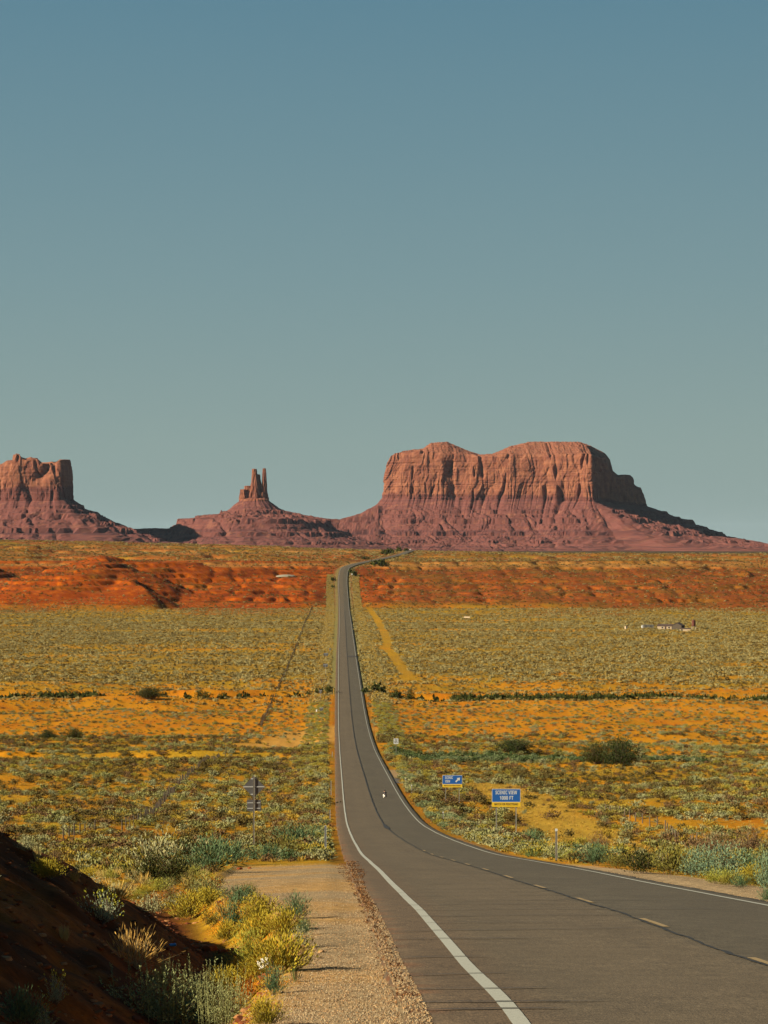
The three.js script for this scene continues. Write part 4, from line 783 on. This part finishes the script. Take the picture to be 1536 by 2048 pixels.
function scenicSign(px, py, wPx, hPx, hyPx, legPx, lines, arrow, label) {
  const p = hit(px, py, 60), w = wPx * p.s, h = hPx * p.s, hy = hyPx * p.s, leg = legPx * p.s, k = w / lines.w, t = thing('road_sign', label, 'sign', new THREE.Vector3(p.x, p.y - .1, -p.z), 0);
  const bottom = leg + .1, cy = bottom + hy + h / 2;
  for (const s of [-1, 1]) { const l = part('leg', channelPost(cy + h * .35, .075), mat.steel, t); l.position.set(s * w * .345, 0, -.03); }
  const pan = part('panel', plate(w, h, .07), mat.white, t); pan.position.set(0, cy, .012);
  const face = part('panel_face', plate(w - .07, h - .07, .05, .004), mat.blue, pan); face.position.z = .012;
  lines.t.forEach(([text, size, x, y, wd]) => words(pan, text, size * k * 1.25, wd * k * .95, mat.white, x * k, y * k, .019));
  if (arrow) { const s = new THREE.Shape(); [[-.2, -.045], [.02, -.045], [.02, -.13], [.2, 0], [.02, .13], [.02, .045], [-.2, .045]].forEach(([x, y], i) => i ? s.lineTo(x, y) : s.moveTo(x, y)); const a = part('arrow', new THREE.ShapeGeometry(s), mat.white, pan); a.scale.setScalar(arrow[2] * k); a.rotation.z = Math.PI / 4; a.position.set(arrow[0] * k, arrow[1] * k, .019); }
  const y = part('warning_plate', plate(w, hy - .01, .03), mat.yellow, t); y.position.set(0, bottom + hy / 2, .012);
  words(y, 'WATCH FOR PEDESTRIANS', .15 * k, w * .84, mat.ink, 0, 0, .016);
  return t;
}
scenicSign(1012, 1678, 57, 26.5, 9.5, 65, { w: 1.9, t: [['SCENIC VIEW', .2, 0, .17, 1.52], ['1000 FT', .2, .02, -.19, .97]] }, null, 'larger blue scenic view sign reading 1000 FT above a yellow strip');
scenicSign(904.5, 1607, 39.5, 18, 6.2, 33, { w: 2.22, t: [['SCENIC', .23, -.38, .2, .95], ['VIEW', .23, -.53, -.21, .6]] }, [.62, 0, 1.7], 'smaller looking blue scenic view sign with a white diagonal arrow');
{ // the back of a diamond warning sign and its plate
  const p = hit(508, 1702, 60), s = p.s, t = thing('warning_sign', 'grey back of a diamond road sign with a plate below it', 'sign', new THREE.Vector3(p.x, p.y - .1, -p.z), .05);
  const top = (1702 - 1551) * s + .1; part('post', channelPost(top, .075), mat.steel, t).position.z = .02;
  const cy = (1702 - 1573) * s + .1, a = 44 * s / Math.SQRT2; const d = part('diamond_panel', plate(a, a, .05), mat.plate, t); d.rotation.z = Math.PI / 4; d.position.set(0, cy, -.05);
  for (const [dy, w] of [[16, 12], [0, 42], [-15, 12]]) part('brace', box(w * s, .075, .02, 0, cy + dy * s, -.02), mat.brace, t);
  const pl = part('plate', plate(28 * s, 22 * s, .03), mat.plate, t); pl.position.set(.01, (1702 - 1610) * s + .1, -.05);
  for (const dy of [5, -6]) part('brace', box(26 * s, .06, .02, 0, (1702 - 1610 + dy) * s + .1, -.02), mat.brace, t);
}
function marker(px, py, hPx, label, lit, m = mat.steel) {
  const p = hit(px, py, 60), h = hPx * p.s, t = thing('marker_post', label, 'post', new THREE.Vector3(p.x, p.y - .08, -p.z), 0, 'roadside marker posts');
  part('post', channelPost(h, .055 + .00012 * p.z), m, t);
  if (lit) { const r = part('reflector', plate(.13, .13, .05), mat.white, t); r.position.set(0, h - .06, .03); }
  return t;
}
marker(651, 1713, 66, 'nearest marker post left of the road, by the gravel pull-out', false, mat.brace);
marker(660, 1643, 26, 'second marker post left of the road, halfway down the slope', false);
marker(662, 1590, 30, 'third marker post along the left road edge', false);
marker(664.5, 1514, 12, 'farthest small marker post along the left road edge', false);
marker(1112, 1719, 66, 'tall marker post right of the road with a white top', true);
marker(886, 1646, 25, 'white topped marker post left of the large blue sign', true);
marker(823, 1586, 18, 'white topped marker post by the side road', true);
marker(811, 1567, 13, 'small marker post at the mouth of the side road', true);
marker(751, 1479, 21, 'yellow marker post right of the road by the sand fan', false, mat.amber);
marker(667, 1391, 15, 'yellow marker post left of the road in the dip', false, mat.amber);
marker(744, 1392, 8, 'tiny yellow marker post right of the road in the dip', false, mat.amber);
marker(858, 1410, 8, 'tiny pale post by the sandy side track', false, mat.tan);
{ // small white sign right of the road
  const p = hit(792, 1511, 200), s = p.s, t = thing('speed_sign', 'small white rectangular sign right of the road', 'sign', new THREE.Vector3(p.x, p.y - .1, -p.z));
  part('post', channelPost(33 * s, .07), mat.steel, t);
  const pan = part('panel', plate(9.5 * s, 11 * s, .06), mat.white, t); pan.position.set(0, 30 * s, .02);
  part('lettering', lettering('65', .42), mat.ink, pan).position.set(0, -.14, .017);
  part('lettering', lettering('SPEED', .14), mat.ink, pan).position.set(0, .36, .017); part('lettering', lettering('LIMIT', .14), mat.ink, pan).position.set(0, .2, .017);
}
for (const [px, py, w, h, leg, n, label] of [[641, 1402, 5.5, 7, 20, 1, 'grey sign back left of the road beyond the orange sand'], [651, 1352, 9, 7, 22, 1, 'pale sign back on one pole, farther left of the road'], [652, 1322, 9, 6, 14, 1, 'reddish grey sign back left of the distant road'], [660, 1306, 3, 4, 8, 1, 'tiny distant sign back close to the road edge']]) {
  const p = hit(px, py, 300), s = p.s, t = thing('distant_sign', label, 'sign', new THREE.Vector3(p.x, p.y - .1, -p.z));
  part('post', box(.09, (leg + 2) * s, .05, 0, (leg + 2) * s / 2, 0), mat.steel, t); part('panel', plate(w * s, h * s, .05), mat.plate, t).position.set(0, leg * s, -.03); part('brace', box(w * s * .9, .12, .03, 0, leg * s + h * s * .5 - .3 * h * s, .01), mat.brace, t);
}
{ // dark rail gate and white drums on the left
  const p = hit(648, 1366, 300), s = p.s, t = thing('rail_gate', 'dark two-rail gate left of the road', 'gate', new THREE.Vector3(p.x, p.y, -p.z));
  for (const x of [-5, 5]) part('post', box(.18, 9 * s, .18, x * s, 4 * s, 0), mat.greyWood, t);
  for (const y of [3.4, 6.4]) part('rail', box(9.6 * s, .14, .08, 0, y * s, .06), mat.greyWood, t);
  for (const [px, py, w, h, m, nm, label] of [[634, 1424, 4, 5, mat.white, 'drum', 'white drum on the orange sand left of the road'], [638, 1424, 2.4, 2.6, mat.white, 'drum', 'smaller white drum beside the other on the orange sand'], [643, 1423, 7, 7, mat.plate, 'utility_box', 'dark grey utility box beside the two white drums']]) {
    const q = hit(px, py, 300), g = nm === 'drum' ? new THREE.CylinderGeometry(w * q.s / 2, w * q.s / 2, h * q.s, 14).translate(0, h * q.s / 2, 0) : box(w * q.s, h * q.s, .6, 0, h * q.s / 2, 0);
    const d = thing(nm, label, nm === 'drum' ? 'drum' : 'box', new THREE.Vector3(q.x, q.y, -q.z)); part('body', g, m, d);
    part('lid', nm === 'drum' ? new THREE.CylinderGeometry(w * q.s / 2 * 1.05, w * q.s / 2 * 1.05, .06, 14).translate(0, h * q.s + .03, 0) : box(w * q.s * 1.06, .08, .66, 0, h * q.s + .04, 0), mat.brace, d);
  }
}
function fence(label, spots, step, hgt, m) {
  const t = thing('wire_fence', label, 'fence', new THREE.Vector3(0, 0, 0)), r = rng(spots.length * 31 + 7), pts = [];
  for (let i = 0; i < spots.length - 1; i++) { const a = spots[i], b = spots[i + 1], n = Math.max(1, Math.round(Math.hypot(a.x - b.x, a.z - b.z) / step)); for (let k = 0; k < n; k++) pts.push([mix(a.x, b.x, k / n), mix(a.z, b.z, k / n)]); }
  const g = new THREE.CylinderGeometry(.045, .06, 1, 6).translate(0, .5, 0), tops = [];
  pts.slice(0, 290).forEach(([x, z]) => { const p = part('post', g, m, t), h = hgt * (.85 + r() * .3); p.position.set(x, ground(x, z) - .15, -z); p.scale.set(1 + z * .0012, h + .15, 1 + z * .0012); p.rotation.set((r() - .5) * .1, r() * 6, (r() - .5) * .12); tops.push(new THREE.Vector3(x, ground(x, z), -z)); });
  for (const f of [.35, .62, .9]) part('wire', new THREE.TubeGeometry(new THREE.CatmullRomCurve3(tops.map(v => v.clone().setY(v.y + f * hgt)), false, 'catmullrom', .05), tops.length * 2, .006, 3), mat.wire, t);
}
fence('wire fence with thin posts climbing the scrub slope at left', [[128, 1680], [190, 1664], [245, 1660], [290, 1640], [320, 1618], [350, 1588], [385, 1545], [455, 1502]].map(p => hit(p[0], p[1], 80)), 3.6, 1.25, mat.greyWood);
fence('faint wire fence in the scrub right of the blue signs', [[1210, 1624], [1270, 1642], [1330, 1662], [1400, 1690]].map(p => hit(p[0], p[1], 80)), 4.2, 1.1, mat.wood);
fence('distant fence line running straight up the plain left of the road', weedLine, 9, 1.2, mat.greyWood);

// ------------------------------------------------------------------ the far homestead
function gable(w, d, wall, ridge) { const s = new THREE.Shape(); s.moveTo(-d / 2, 0); s.lineTo(d / 2, 0); s.lineTo(d / 2, wall); s.lineTo(0, ridge); s.lineTo(-d / 2, wall); return new THREE.ExtrudeGeometry(s, { depth: w, bevelEnabled: false }).rotateY(Math.PI / 2).translate(-w / 2, 0, 0); }
{
  const at = (px, py) => hit(px, py, 900), V3 = p => new THREE.Vector3(p.x, p.y - .05, -p.z);
  const p = at(1338, 1259), s = p.s;
  const b = thing('ranch_house', 'long tan ranch house with dark gable end on the far plain', 'house', V3(p), -.25);
  part('wall', gable(13, 8, 2.3, 3.1), mat.tan, b);
  for (const k of [-1, 1]) { const r = part('roof', box(13.6, .14, 4.5), mat.roof, b); r.position.set(0, 2.78, k * 2.1); r.rotation.x = k * .2; }
  for (const x of [-3.5, .5, 4]) { const w = part('window', box(.9, .9, .08, x, 1.4, 4.03), mat.dark, b); part('frame', mergeGeometries([box(1.1, .08, .1, x, 1.9, 4.06), box(1.1, .08, .1, x, .9, 4.06)]), mat.white, w); }
  part('door', box(.95, 2, .08, -1.6, 1, 4.03), mat.roof, b);
  const e = at(1356, 1259), barn = thing('barn', 'dark brown barn at the right end of the ranch house', 'barn', V3(e), Math.PI / 2 - .4);
  part('wall', gable(7, 6, 2.4, 4), mat.greyWood, barn); for (const k of [-1, 1]) { const r = part('roof', box(7.4, .14, 3.7), mat.roof, barn); r.position.set(0, 3.27, k * 1.55); r.rotation.x = k * .5; } part('door', box(.08, 2.1, 2, 3.54, 1.05, 0), mat.dark, barn);
  const f = at(1370, 1262), shed = thing('shed', 'small pale shed in front of the barn', 'shed', V3(f), -.2);
  part('wall', gable(6, 3, 1.3, 1.7), mat.tan, shed); for (const k of [-1, 1]) { const r = part('roof', box(6.3, .1, 1.7), mat.roof, shed); r.position.set(0, 1.54, k * .8); r.rotation.x = k * .26; } part('door', box(.8, 1.1, .08, -1.8, .55, 1.54), mat.dark, shed);
  const w = at(1387, 1260), tank = thing('water_tank', 'rusty upright water tank on a pedestal beside the barn', 'tank', V3(w));
  part('tank_body', new THREE.CylinderGeometry(1.15, 1.1, 3.4, 18).translate(0, 4.1, 0), mat.rust, tank); part('tank_roof', new THREE.ConeGeometry(1.2, .35, 18).translate(0, 5.97, 0), mat.rust, tank);
  part('platform', box(2.6, .2, 2.6, 0, 2.3, 0), mat.greyWood, tank); for (const x of [-1, 1]) for (const z of [-1, 1]) part('leg', box(.32, 2.3, .32, x, 1.1, z), mat.tan, tank);
  const tr = at(1296, 1257), trailer = thing('trailer', 'grey trailer with a dark back half left of the ranch house', 'trailer', V3(tr), .1);
  part('body', plate(6.4, 2, .2, 2.2).translate(0, 1.4, -1.1), M(.2, .19, .16, .8), trailer); part('front_cap', plate(1.4, 1.5, .2, 2.1).translate(-3.2, 1.15, -1.05), mat.white, trailer); for (const x of [-1.6, 1.4]) { const wh = part('window', box(.9, .6, .05, x, 1.7, 1.13), mat.dark, trailer); part('frame', box(1, .06, .06, x, 2.03, 1.13), mat.white, wh); } for (const x of [-.8, .6]) part('wheel', new THREE.CylinderGeometry(.34, .34, .25, 14).rotateX(Math.PI / 2).translate(x, .3, 1.1), mat.dark, trailer);
  const oh = at(1252, 1258), out = thing('outhouse', 'tiny pale outhouse at the left end of the homestead', 'outhouse', V3(oh), .5); part('wall', box(1.3, 1.9, 1.3, 0, .95, 0), mat.tan, out); part('roof', box(1.6, .1, 1.6, 0, 1.97, 0), mat.roof, out); part('door', box(.7, 1.5, .05, 0, .8, .67), mat.white, out);
  const bb = at(934, 1240), bill = thing('board_frame', 'weathered board frame on two posts on the far plain', 'billboard', V3(bb), -.5);
  for (const x of [-2, 2]) part('post', box(.22, 2.6, .22, x, 1.3, 0), mat.greyWood, bill); part('panel', box(4.6, .9, .08, 0, 2, .16), mat.tan, bill); part('rail', box(4.4, .12, .1, 0, 1.4, .17), mat.greyWood, bill);
}
{ // pale gravel heap on the red slope
  const p = hit(572, 1153, 1500), pos = [], idx = [], n = 40, m = 8; for (let j = 0; j <= m; j++) for (let i = 0; i < n; i++) { const t = j / m, a = i / n * 6.283, w = 1 - t * t * .98; pos.push(Math.cos(a) * 9 * w * (1 + .1 * noise(Math.cos(a) * 2, t, 3)), 2.1 * Math.sin(t * 1.57) - .3, Math.sin(a) * 6 * w); }
  const o = new THREE.Mesh(geo(pos, gridIndex(m + 1, n, true, true), null, null, true), M(.3, .26, .19, 1)); o.name = 'gravel_heap'; o.position.set(p.x, p.y, -p.z); scene.add(shadows(tag(o, 'pale grey gravel heap on the red slope left of the bend', 'heap')));
}
{ // white car coming over the crest
  const z = 3120, c = thing('car', 'white car on the far bend below the mesa', 'car', new THREE.Vector3(roadX(z) - 1.8, EYE + roadH(z) + .4, -z), -.1), wh = mat.white;
  const s = new THREE.Shape(); [[-2.2, .3], [2.2, .3], [2.25, .8], [1.3, .95], [.7, 1.5], [-1.2, 1.5], [-1.9, .95], [-2.25, .85]].forEach(([x, y], i) => i ? s.lineTo(x, y) : s.moveTo(x, y));
  part('body', new THREE.ExtrudeGeometry(s, { depth: 1.7, bevelEnabled: true, bevelSize: .05, bevelThickness: .05 }).translate(0, 0, -.85).rotateY(Math.PI / 2), wh, c);
  part('windscreen', box(1.4, .5, .06).rotateX(-.9).translate(0, 1.22, 1.62), mat.dark, c); for (const x of [-.8, .8]) for (const q of [-1.4, 1.4]) part('wheel', new THREE.CylinderGeometry(.34, .34, .22, 16).rotateZ(Math.PI / 2).translate(x, .34, q), mat.dark, c); for (const x of [-.6, .6]) part('headlight', new THREE.SphereGeometry(.12, 8, 6).translate(x, .75, 2.28), mat.white, c);
}
for (const [px, py, i] of [[704, 1152, 0], [709, 1147, 1]]) { const p = hit(px, py, 1500), t = thing('bend_sign', ['small white sign at the foot of the bend', 'small white sign a little higher on the bend'][i], 'sign', new THREE.Vector3(p.x, p.y, -p.z + 4)); part('post', box(.1, 2, .1, 0, 1, 0), mat.steel, t); part('panel', plate(1.1, 1.1, .1), mat.white, t).position.set(0, 1.7, .06); }

// ------------------------------------------------------------------ stones, gravel, litter
const stoneMat = new THREE.MeshPhysicalMaterial({ specularIntensity: .2, vertexColors: true, roughness: 1 });
function stone(seed, col) { const g = new THREE.IcosahedronGeometry(1, 2), p = g.attributes.position, c = []; for (let i = 0; i < p.count; i++) { const x = p.getX(i), y = p.getY(i), z = p.getZ(i), k = 1 + .35 * noise(x * 1.3 + seed, y * 1.3, z * 1.3) + .12 * noise(x * 4 + seed, y * 4, z * 4), q = Math.max(-.45, Math.min(.62, y * k)); p.setXYZ(i, x * k, q, z * k); const v = 1 + .4 * noise(x * 3 + seed, y * 3, z * 3); c.push(col[0] * v, col[1] * v, col[2] * v); } g.deleteAttribute('normal'); g.deleteAttribute('uv'); g.setAttribute('color', new THREE.Float32BufferAttribute(c, 3)); return g; }
const stones = [stone(1, S(150, 84, 44)), stone(4, S(138, 72, 38)), stone(7, S(190, 150, 104))];
[[400, 2036, 40, 0, 'red sandstone rock at the bottom edge below the wide sagebrush'], [372, 2046, 26, 1, 'smaller red rock left of the one at the bottom edge'], [440, 1990, 18, 1, 'orange rock below the lit ditch edge'], [436, 1926, 30, 0, 'orange slab at the lit edge of the ditch'], [420, 1900, 34, 0, 'flat red slab at the end of the bank shadow'], [448, 1905, 24, 1, 'small red slab beside the flat one'], [642, 1903, 14, 2, 'pale stone on the gravel beside the yellow bush'], [390, 1955, 34, 1, 'dark rounded rock in the shaded ditch'], [330, 1742, 26, 0, 'red rock on the lit crest of the bank'], [300, 1738, 20, 1, 'small red rock on the bank crest near the silvery sagebrush'], [212, 1712, 34, 1, 'dark red rock on the bank crest'], [120, 1690, 30, 0, 'red rock high on the bank crest'], [480, 1738, 12, 1, 'red clod at the far edge of the gravel pull-out'], [500, 1736, 8, 0, 'small red clod beside the first on the pull-out edge']].forEach(([px, py, w, v, label], i) => {
  const p = hit(px, py, 20), o = new THREE.Mesh(stones[v], stoneMat); o.name = numbered('rock'); o.position.set(p.x, p.y + w * p.s * .1, -p.z); o.scale.set(w * p.s * .5, w * p.s * .38, w * p.s * .45); o.rotation.y = i * 1.9; scene.add(shadows(tag(o, label, 'rock')));
});
{
  const r = rng(77), list = [];
  const g = new THREE.IcosahedronGeometry(1, 0); { const p = g.attributes.position; for (let i = 0; i < p.count; i++) { const x = p.getX(i), y = p.getY(i), z = p.getZ(i), k = 1 + .4 * noise(x * 1.7 + 5, y * 1.7, z * 1.7); p.setXYZ(i, x * k, y * k * .62, z * k * .85); } g.deleteAttribute('normal'); g.deleteAttribute('uv'); }
  for (let i = 0; i < 120000; i++) {
    const z = 20 / Math.pow(1 - r() * .82, 1), left = r() < .78, X = roadX(z); let x;
    if (left) { const a = gravelEdge(z) - 1.1, b = X - 4.45; x = a + (b - a) * r(); if (x < gravelEdge(z) && r() < .6) continue; } else x = X + 4.15 + 2.9 * r();
    if (z > 111) continue; const e = left ? (X - 4.6) - x : 9, rim = left ? Math.exp(-Math.pow((e - .1) / .25, 2)) : 0;
    if (noise(x * .9, z * .35, 7) < -.12 - .5 * rim && r() < .75) continue;
    list.push([x, z, (.0035 + .0085 * Math.pow(r(), 3)) * (1 + .2 * rim) * (1 + z * .004), r(), r()]);
  }
  const im = new THREE.InstancedMesh(g, new THREE.MeshPhysicalMaterial({ specularIntensity: .2, roughness: 1 }), list.length), d = new THREE.Object3D(), c = new THREE.Color(), pal = [S(190, 166, 128), S(180, 154, 116), S(164, 138, 104), S(200, 178, 144), S(136, 108, 80), S(180, 142, 100)];
  list.forEach(([x, z, s, a, b], i) => { d.position.set(x, Math.max(ground(x, z), x > roadX(z) - 4.7 && x < roadX(z) + 4.3 ? EYE + roadH(z) + .01 : -1e9) + s * .2, -z); d.rotation.set(a * 6, b * 6, a * 3); d.scale.setScalar(s); d.updateMatrix(); im.setMatrixAt(i, d.matrix); const q = pal[Math.floor(b * 5.99)], v = .75 + .5 * a; im.setColorAt(i, c.setRGB(q[0] * v, q[1] * v, q[2] * v)); });
  im.name = 'gravel'; scene.add(shadows(tag(im, 'loose tan gravel along both road shoulders', 'gravel', null, 'stuff')));
}
{ // red rubble on the bank and in the ditch
  const r = rng(123), list = [];
  for (let i = 0; i < 9000; i++) { const z = 20 + 48 * Math.pow(r(), 1.6), x = gravelEdge(z) - .2 - 7 * r(); if (noise(x * .8, z * .5, 3) < -.05 && r() < .7) continue; list.push([x, z, .008 + .05 * Math.pow(r(), 5), r(), r()]); }
  const im = new THREE.InstancedMesh(stones[0], new THREE.MeshPhysicalMaterial({ specularIntensity: .2, roughness: 1 }), list.length), g = im.geometry = stones[0].clone(); g.deleteAttribute('color');
  const d = new THREE.Object3D(), c = new THREE.Color(), pal = [S(150, 88, 46), S(136, 78, 44), S(168, 118, 74), S(116, 64, 38)];
  list.forEach(([x, z, s, a, b], i) => { d.position.set(x, ground(x, z) + s * .1, -z); d.rotation.set(0, a * 6, (b - .5) * .8); d.scale.set(s * (1 + a), s * (.5 + b * .5), s * (1 + b * .6)); d.updateMatrix(); im.setMatrixAt(i, d.matrix); const q = pal[Math.floor(b * 3.99)], v = .7 + .5 * a; im.setColorAt(i, c.setRGB(q[0] * v, q[1] * v, q[2] * v)); });
  im.name = 'rubble'; scene.add(shadows(tag(im, 'loose red rubble on the bank and in the ditch', 'rubble', null, 'stuff')));
}
{ // dry plant debris and dark crumbs of asphalt along the left road edge
  const r = rng(55), list = []; for (let i = 0; i < 7000; i++) { const z = 26 + 88 * Math.pow(r(), 1.2), w = .12 + .32 * sst(60, 100, z), dd = 4.62 + (r() + r() - 1) * w * 1.3 + .12 * noise(z / 2.2, 4); if (noise(z / 2.6, 9) < .05 && r() < .8) continue; list.push([roadX(z) - dd, z, r(), r()]); }
  const g = new THREE.TetrahedronGeometry(1, 0); g.deleteAttribute('normal'); g.deleteAttribute('uv');
  const im = new THREE.InstancedMesh(g, new THREE.MeshPhysicalMaterial({ specularIntensity: .2, roughness: 1 }), list.length), d = new THREE.Object3D(), c = new THREE.Color();
  list.forEach(([x, z, a, b], i) => { const s = (.006 + .014 * a * a) * (1 + z * .007); d.position.set(x, Math.max(ground(x, z), x > roadX(z) - 4.7 ? EYE + roadH(z) + .01 : 0) + s * .25, -z); d.rotation.set(a * 9, b * 9, a * 5); d.scale.set(s * 1.6, s * .6, s); d.updateMatrix(); im.setMatrixAt(i, d.matrix); const q = b < .7 ? S(74, 50, 32) : S(120, 86, 54); im.setColorAt(i, c.setRGB(q[0] * (.6 + a), q[1] * (.6 + a), q[2] * (.6 + a))); });
  im.name = 'edge_debris'; scene.add(shadows(tag(im, 'dark dry debris lying along the left asphalt edge', 'debris', null, 'stuff')));
}
{ // litter
  let p = hit(345, 1892, 20); const can = thing('drink_can', 'crushed blue can in the shaded ditch', 'can', new THREE.Vector3(p.x, p.y + .03, -p.z), .6); const cg = new THREE.CylinderGeometry(.035, .035, .12, 16, 4).rotateZ(Math.PI / 2); { const q = cg.attributes.position; for (let i = 0; i < q.count; i++) q.setY(i, q.getY(i) * (.8 + .5 * noise(q.getX(i) * 30, q.getZ(i) * 30, 1))); cg.computeVertexNormals(); } part('can_body', cg, M(.03, .2, .5, .35, .4), can); part('can_end', new THREE.CylinderGeometry(.031, .034, .008, 16).rotateZ(Math.PI / 2).translate(.064, 0, 0), mat.brace, can);
  p = hit(533, 1946, 20); const pg = new THREE.PlaneGeometry(.2, .14, 10, 8); { const q = pg.attributes.position; for (let i = 0; i < q.count; i++) q.setZ(i, .03 * noise(q.getX(i) * 14, q.getY(i) * 14, 3)); pg.computeVertexNormals(); } const paper = new THREE.Mesh(pg, new THREE.MeshStandardMaterial({ color: 0xb8b4aa, roughness: .9, side: THREE.DoubleSide })); paper.name = 'paper_scrap'; paper.position.set(p.x, p.y + .3, -p.z + .75); paper.rotation.set(-.5, -.5, .35); scene.add(shadows(tag(paper, 'white scrap of paper caught between the yellow roadside bushes', 'paper')));
}
{ // someone crouching out on the right lane
  const z = 322, x = (770 - CX) / F * z, y = EYE + roadH(z) + .03, n = 54, size = 1.3, cell = size / n;
  const J = { hipL: [-.1, .26, .12], hipR: [.1, .26, .12], kneeL: [-.14, .5, -.22], kneeR: [.14, .5, -.22], ankL: [-.12, .08, -.12], ankR: [.12, .08, -.12], toeL: [-.14, .04, -.28], toeR: [.14, .04, -.28], pel: [0, .3, .12], chest: [0, .66, -.06], neck: [0, .8, -.1], head: [0, .93, -.12], shL: [-.18, .72, -.06], shR: [.18, .72, -.06], elL: [-.24, .5, -.2], elR: [.24, .5, -.2], wrL: [-.1, .46, -.38], wrR: [.1, .46, -.38], hdL: [-.04, .45, -.45], hdR: [.04, .45, -.45] };
  const B = [['pel', 'chest', .15, .17, 1], ['chest', 'neck', .12, .06, 1], ['neck', 'head', .06, .105, 2], ['shL', 'shR', .075, .075, 1], ['shL', 'elL', .06, .05, 1], ['elL', 'wrL', .048, .036, 1], ['wrL', 'hdL', .035, .03, 2], ['shR', 'elR', .06, .05, 1], ['elR', 'wrR', .048, .036, 1], ['wrR', 'hdR', .035, .03, 2], ['hipL', 'kneeL', .1, .07, 0], ['kneeL', 'ankL', .065, .05, 0], ['ankL', 'toeL', .045, .04, 3], ['hipR', 'kneeR', .1, .07, 0], ['kneeR', 'ankR', .065, .05, 0], ['ankR', 'toeR', .045, .04, 3]].map(([a, b, ra, rb, c]) => ({ a: J[a], b: J[b], ra, rb, c }));
  const sd = (p, o) => { const d = [0, 1, 2].map(i => o.b[i] - o.a[i]), w = [0, 1, 2].map(i => p[i] - o.a[i]), t = clamp((d[0] * w[0] + d[1] * w[1] + d[2] * w[2]) / (d[0] ** 2 + d[1] ** 2 + d[2] ** 2)); return Math.hypot(w[0] - d[0] * t, w[1] - d[1] * t, w[2] - d[2] * t) - mix(o.ra, o.rb, t); };
  const { MarchingCubes } = await import('three/addons/objects/MarchingCubes.js');
  const mc = new MarchingCubes(n, new THREE.MeshStandardMaterial(), false, false, 60000); mc.isolation = 0;
  const at = (i, j, k) => [(i / n * 2 - 1) * size / 2, (j / n * 2 - 1) * size / 2 + .5, (k / n * 2 - 1) * size / 2];
  for (let k = 0; k < n; k++) for (let j = 0; j < n; j++) for (let i = 0; i < n; i++) { const p = at(i, j, k); let s = 1; for (const o of B) { const d = sd(p, o), h = clamp(.5 + .5 * (s - d) / .04); s = mix(s, d, h) - .04 * h * (1 - h); } mc.field[i + j * n + k * n * n] = -s; }
  mc.update();
  const cnt = mc.count, pos = new Float32Array(cnt * 3), col = new Float32Array(cnt * 3), cols = [[.55, .52, .46], [.05, .04, .04], [.4, .22, .14], [.03, .03, .03]];
  for (let i = 0; i < cnt; i++) { const p = [mc.positionArray[i * 3] * size / 2, mc.positionArray[i * 3 + 1] * size / 2 + .5, mc.positionArray[i * 3 + 2] * size / 2]; let best = 9, c = 0; for (const o of B) { const d = sd(p, o); if (d < best) { best = d; c = o.c; } } pos.set(p, i * 3); col.set(cols[c], i * 3); }
  const g = geo(pos, null, col); g.computeVertexNormals();
  const t = thing('person', 'person in a dark top and pale trousers crouching on the road', 'person', new THREE.Vector3(x, y, -z), .5); part('body', g, new THREE.MeshStandardMaterial({ vertexColors: true, roughness: .9 }), t);
  part('hair', new THREE.SphereGeometry(.115, 16, 10, 0, 6.283, 0, 1.7).rotateX(.5).translate(0, .96, -.1), mat.dark, t);
}

renderer.render(scene, camera);
